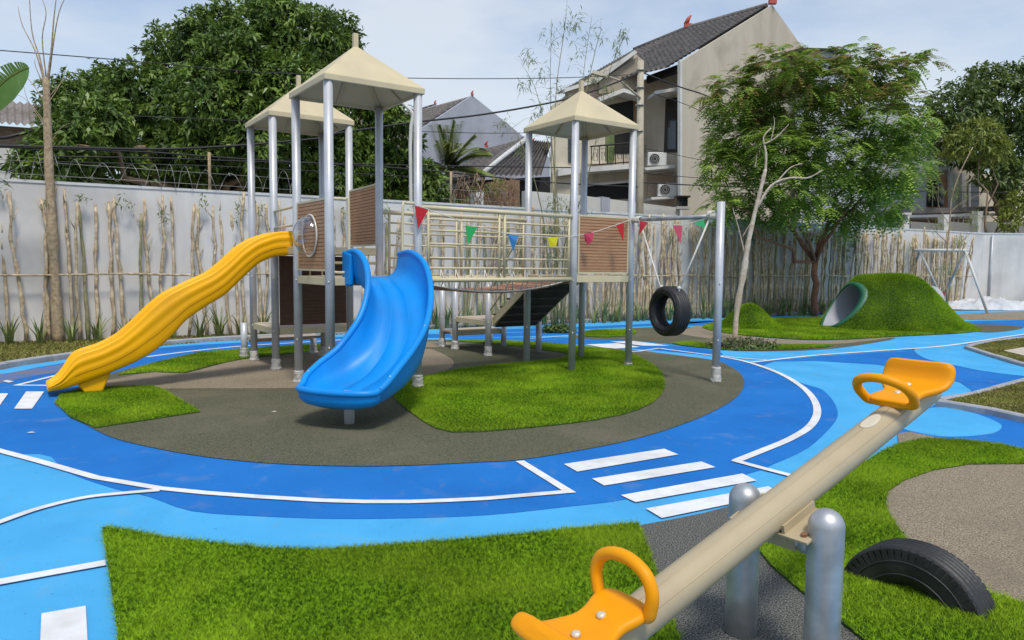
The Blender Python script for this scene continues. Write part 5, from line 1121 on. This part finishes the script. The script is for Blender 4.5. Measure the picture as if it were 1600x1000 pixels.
def smoothring(Rg, k=2):
    Rg = np.array(Rg)
    for _ in range(k): Rg = (np.roll(Rg, 1, 0)+2*Rg+np.roll(Rg, -1, 0))/4
    return list(Rg)
mouth, back, outer = map(smoothring, (mouth, back, outer))
lip = [m_+TA*.05 for m_ in mouth]; lo2_ = [m_+TA*.035 for m_ in outer]; inn = [o_-TA*.25 for o_ in outer]
b = MB(); b.sweep([inn, lo2_, lip, mouth], caps=False); b.build('tunnel_ring', M_tun, mroot, recalc=False)
b = MB(); b.sweep([mouth, back], caps=False); b.build('tunnel_tube', M_tung, mroot, recalc=False)
b = MB(); b.add([p+TA*.01 for p in back], [tuple(range(len(back)))]); b.build('tunnel_shade_cap', M_darkopen, mroot)  # added black cap, its colour standing in for shade deep in the tunnel
SC = G(1170, 512)
mound('small_grass_mound', SC[0], SC[1], lambda X, Y: .66*(1-sstep(np.sqrt((np.abs(X)/1.02)**2+(Y/1.0)**2)))*1.0-.004+0*X, -1.1, 1.1, -1.1, 1.1, .05, 'small rounded turf hump behind the leaning sapling', None, 8000, bw=.015)
# (flat turf around the mounds)
turf([(1097, 512), (1112, 506), (1135, 501), (1200, 499), (1280, 496), (1400, 500), (1500, 503), (1525, 512), (1515, 520), (1400, 526.5), (1290, 532), (1200, 528), (1125, 520)], 2400, .035, .016, 3)

# ------------------------------------------------------------------ seesaw
sa = R(38); bd = A(math.cos(sa), math.sin(sa), 0); sM = A(1.165, 3.065, 0); slope = math.atan(.262)
bv = A(bd[0]*math.cos(slope), bd[1]*math.cos(slope), math.sin(slope)); bn = A(bd[1], -bd[0], 0); bu = np.cross(bn, bv); bu = bu if bu[2] > 0 else -bu; zc = .663
pc_ = sM+A(0, 0, zc)
sw = empty('seesaw', sM, 'beige tube seesaw with orange seats between two galvanised posts', 'seesaw')
b = MB(); rb = .075; NS = 28
ring_ = [(math.cos(2*math.pi*(i+.5)/NS)*rb, math.sin(2*math.pi*(i+.5)/NS)*rb) for i in range(NS)]
b.sweep([[pc_+bv*t+bn*x*k+bu*y*k for x, y in ring_] for t, k in ((-1.495, .90), (-1.48, 1), (-1.4, 1), (1.38, 1), (1.42, 1), (1.435, .90))], sm=True); bo = b.build('beam', M_beam, sw)
b = MB()
for a in (.55, 1.35): b.tube([pc_+bv*t+(bn*math.cos(a)+bu*math.sin(a))*(rb-.001) for t in (-1.47, 0, 1.40)], .0028, 5)
b.build('tube_ridge', M_beam, bo)
b = MB(); cc = pc_+bv*1.12+bu*(rb*.99)+bn*(-.01)
b.sweep([[pc_+bv*(.78+.085*math.cos(t)*k)+(bn*math.cos(1.45+.42*math.sin(t)*k)-0*bu)*(rb*(1.0 if True else 1))+bu*math.sin(1.45+.42*math.sin(t)*k)*rb*1.0+(bn*math.cos(1.45)+bu*math.sin(1.45))*h for t in np.linspace(0, 6.283, 25)[:-1]] for k, h in ((1, 0.0), (1, .004), (.93, .005))], sm=False)
b.build('cover_patch', mat('worn_patch', (.58, .52, .40), .5), sw)
for p, lab in ((G(1157, 990), 0), (A(1.285, 2.895, 0), 1)):
    b = MB(); rr = .0705; P = [A(p[0], p[1], z) for z in (-.01, .2, .45, .632)]; R_ = [rr]*4
    for k in range(1, 8): a = k/8*math.pi/2; P.append(A(p[0], p[1], .632+rr*math.sin(a))); R_.append(rr*math.cos(a))
    P.append(A(p[0], p[1], .632+rr)); R_.append(.002); b.tube(P, R_, 32); b.build('post', M_galv, sw)
pL, pRt = G(1157, 990), A(1.285, 2.895, 0); axz = .52; ax_ = unit(pRt-pL)
b = MB(); b.tube([pL*A(1, 1, 0)+ax_*.06+A(0, 0, axz), pRt-ax_*.06+A(0, 0, axz)], .022, 16); b.build('axle', M_galv, sw)
b = MB(); b.tube([sM+bn*.10+A(0, 0, axz), sM+bn*.14+A(0, 0, axz)], .035, 16); b.tube([sM-bn*.14+A(0, 0, axz), sM-bn*.10+A(0, 0, axz)], .035, 16); b.build('bearing', M_galv, sw)
b = MB(); pbc = pc_-bu*(rb-.012)
b.box(pbc, (.26, .37, .012), bv, bn, bu); b.build('bracket_plate', M_beam, sw, bevel=.002)
b = MB()
for sg in (-1, 1): b.box(pc_-bu*(rb*.72)+bn*sg*(rb*.98), (.24, .014, .07), bv, bn, bu)
b.box(pc_-bu*(rb+.05), (.12, .16, .09), bv, bn, bu); b.build('bracket_web', M_beam, sw)
for sx in (-1, 1):
    for sy_ in (-1, 1):
        q = pbc+bv*sx*.09+bn*sy_*.15+bu*.006; b = MB(); b.tube([q, q+bu*.012], .014, 6, sm=False); b.build('bolt', M_rust, sw)
def seat(sg):
    """sg=-1 near seat, +1 far seat; handle towards the pivot"""
    o = lambda s, x, z: pc_+bv*sg*s+bn*x+bu*(rb+z)
    # plate: outline of half widths along its length, upturned lip at the outer end
    prof_ = [(s_+(.0 if sg < 0 else .03), w_, z_, 0) for s_, w_, z_ in ((.965, .10, .012), (.99, .118, .014), (1.03, .115, .012), (1.08, .10, .010), (1.13, .105, .008), (1.18, .135, .008), (1.23, .165, .012), (1.275, .178, .028), (1.305, .18, .055), (1.325, .174, .085), (1.335, .16, .105))]
    rings = []; m = len(prof_); P = crom([A(s, w, z) for s, w, z, _ in prof_], 4)
    th = .054
    for i, q in enumerate(P):
        s, w, z = q; a_ = P[max(0, i-1)]; c_2 = P[min(len(P)-1, i+1)]; t = A(c_2[0]-a_[0], c_2[2]-a_[2], 0); t = t/np.linalg.norm(t); nx, nz_ = -t[1], t[0]
        ring_ = []; th = .05+.03*max(0, min(1, (z-.02)/.07))
        for k in range(16):
            an_ = 2*math.pi*k/16; ca, sa_ = math.cos(an_), math.sin(an_); xx = w*np.sign(ca)*abs(ca)**.45; hh = th/2*np.sign(sa_)*abs(sa_)**.6
            cv = .02*(1-(xx/w)**2)*(-1 if s > 1.1 else 0); ring_.append(o(s+nx*hh*1.0, xx, z+nz_*hh+cv*.5))
        rings.append(ring_)
    # rounded ends
    def shrink(r_, k, sft): c = np.mean(r_, 0); return [c+(p-c)*k+bv*sg*sft for p in r_]
    rings = [shrink(rings[0], .55, -.017), shrink(rings[0], .85, -.012)]+rings+[[p+bu*.012*0 for p in shrink(rings[-1], .9, .0)]]
    for q in range(len(rings[-1])): rings[-1][q] = rings[-1][q]+bu*.014
    b = MB(); b.sweep(rings); o1 = b.build('seat', M_ora, sw); mm = o1.modifiers.new('sub', 'SUBSURF'); mm.levels = mm.render_levels = 1
    o1['label'] = 'near orange moulded seat' if sg < 0 else 'raised far orange moulded seat'
    # handle: D loop standing at the inner end, leaning to the rider a little
    pts = []
    for x, z in [(.112, .0), (.128, .04), (.132, .085), (.108, .135), (.058, .163), (0, .172), (-.058, .163), (-.108, .135), (-.132, .085), (-.128, .04), (-.112, .0), (-.055, -.002), (0, -.002), (.055, -.002)]: pts.append(o((1.01-.13*z/.19) if sg > 0 else (.985-.045*z/.19), x, z+.012))
    b = MB(); b.tube(crom(pts, 5, True), .0235, 12, closed=True); b.build('handle', M_ora, o1)
    for s, x in ((1.09, 0), (1.21, 0)):
        q = o(s, x, .026); b = MB(); b.tube([q, q+bu*.012, q+bu*.016], [.017, .016, .009], 14); b.build('seat_bolt', M_bolt, o1)
seat(-1); seat(1)

# half buried tyre
t0, t1 = G(1330, 893), G(1545, 965); tm = (t0+t1)/2; tdv = unit(t1-t0); tax = A(-tdv[1], tdv[0], 0); tax = tax if tax[1] < 0 else -tax
ht = empty('buried_tyre', tm, 'black truck tyre half buried upright in turf beside the seesaw', 'tyre')
tyre(ht, tm+A(0, 0, -.115), tax, .375, .17, .21, lugs=60, nseg=72)

# ------------------------------------------------------------------ far swing, tarpaulin, loose bits
fa = empty('swing_frame', G(1478, 490), 'white steel A-frame swing at the far right by the wall', 'swing')
l1, l2 = G(1485, 488), G(1543, 490)
apL, apR = V(1437, 390, 29.), V(1508, 392, 28.4); hz_ = (apL[2]+apR[2])/2; apL[2] = hz_; apR[2] = hz_
b = MB(); b.tube([apL-unit(apR-apL)*.2, apR+unit(apR-apL)*.1], .06, 10); b.build('top_bar', M_whwall, fa)
for ap_, ft_ in ((apR, l2), (apR, l2+A(-.6, 2.3, 0)), (apL, G(1480, 486)), (apL, G(1412, 474)*A(1, 1, 0))):
    b = MB(); b.tube([ap_, ft_], .05, 10); b.build('leg', M_whwall if ft_[1] < 30 else M_galv, fa)
sc_ = V(1466, 463, 28.6); bw = empty('bucket_swing', sc_-A(0, 0, .15), 'small red bucket seat hanging in the far swing frame', 'swing seat')
b = MB(); b.tube([sc_-A(0, 0, .17), sc_-A(0, 0, .05), sc_+A(0, 0, .16)], [.16, .21, .24], 12, caps=False); b.tube([sc_-A(0, 0, .17), sc_-A(0, 0, .16)], .16, 12); b.build('bucket', M_red, bw)
for dx in (-.2, .2): MB().tube([sc_+A(dx, 0, .15), A(sc_[0]+dx*.6, apL[1]-.2, hz_)], .012, 4).build('rope', M_rope, bw)
# white tarpaulin heap: crumpled sheet
ta = G(1482, 484); tb = G(1640, 487); nx, ny = 90, 26; Vt = []
for j in range(ny):
    for i in range(nx):
        a, c = i/(nx-1), j/(ny-1); e = math.sin(math.pi*min(1, a*1.4+.02))**.5 if a < .36 else 1; p = ta+(tb-ta)*a+A(-.1, 1.6, 0)*c
        z = (math.sin(math.pi*c)**.7)*e*(.40+.09*math.sin(a*11+c*4)+.06*math.sin(a*27-c*9+math.sin(c*7)*2)+.035*math.sin(a*61+c*24)+.02*math.sin(a*110-c*40)); Vt.append([p[0], p[1]+.06*math.sin(a*29), max(.02, z)])
i, j = np.meshgrid(np.arange(nx-1), np.arange(ny-1)); q = (j*nx+i).ravel(); o = npmesh('tarpaulin', np.array(Vt), np.stack([q, q+1, q+nx+1, q+nx], 1), M_tarp, org=(float(ta[0]), float(ta[1]), 0), smooth=True); tag(o, 'crumpled white tarpaulin heaped at the foot of the right wall', 'tarpaulin')
# support stake behind tower three
b = MB(); b.tube([G(932, 503), PL(922, 440, wallp(0, -.4), WD)], .025, 6); tag(b.build('bamboo_stake', M_pbark), 'pale bamboo stake leaning against the stick fence right of the tower', 'stake')
# loose dry leaves on the rubber
for x, y, r_, lab in ((428, 646, .05, 'pale dry leaf on the olive rubber'), (48, 679, .06, 'curled dry leaf on the blue track'), (242, 606, .05, 'pale scrap at the back corner of the left turf pad'), (470, 735, .0, None)):
    if not lab: continue
    c = G(x, y); b = MB(); b.add([c+A(-r_*.7, 0, .019), c+A(0, -r_*.25, .022), c+A(r_*.7, .01, .020), c+A(0, r_*.28, .026)], [(0, 1, 2, 3)]); tag(b.build('dry_leaf', M_litter), lab, 'leaf')
n = 260; P = np.column_stack([rng.uniform(-5, 6, n), rng.uniform(3, 14, n), np.full(n, .020)]); D = unit(np.column_stack([rng.normal(size=(n, 2)), np.zeros(n)])); vv, ff = leafquads(P, D, np.tile([0, 0, 1.], (n, 1)), rng.uniform(.008, .03, n), rng.uniform(.003, .008, n), 0)
tag(npmesh('litter', vv, ff, M_shed, org=(0, 0, 0)), kind='stuff')
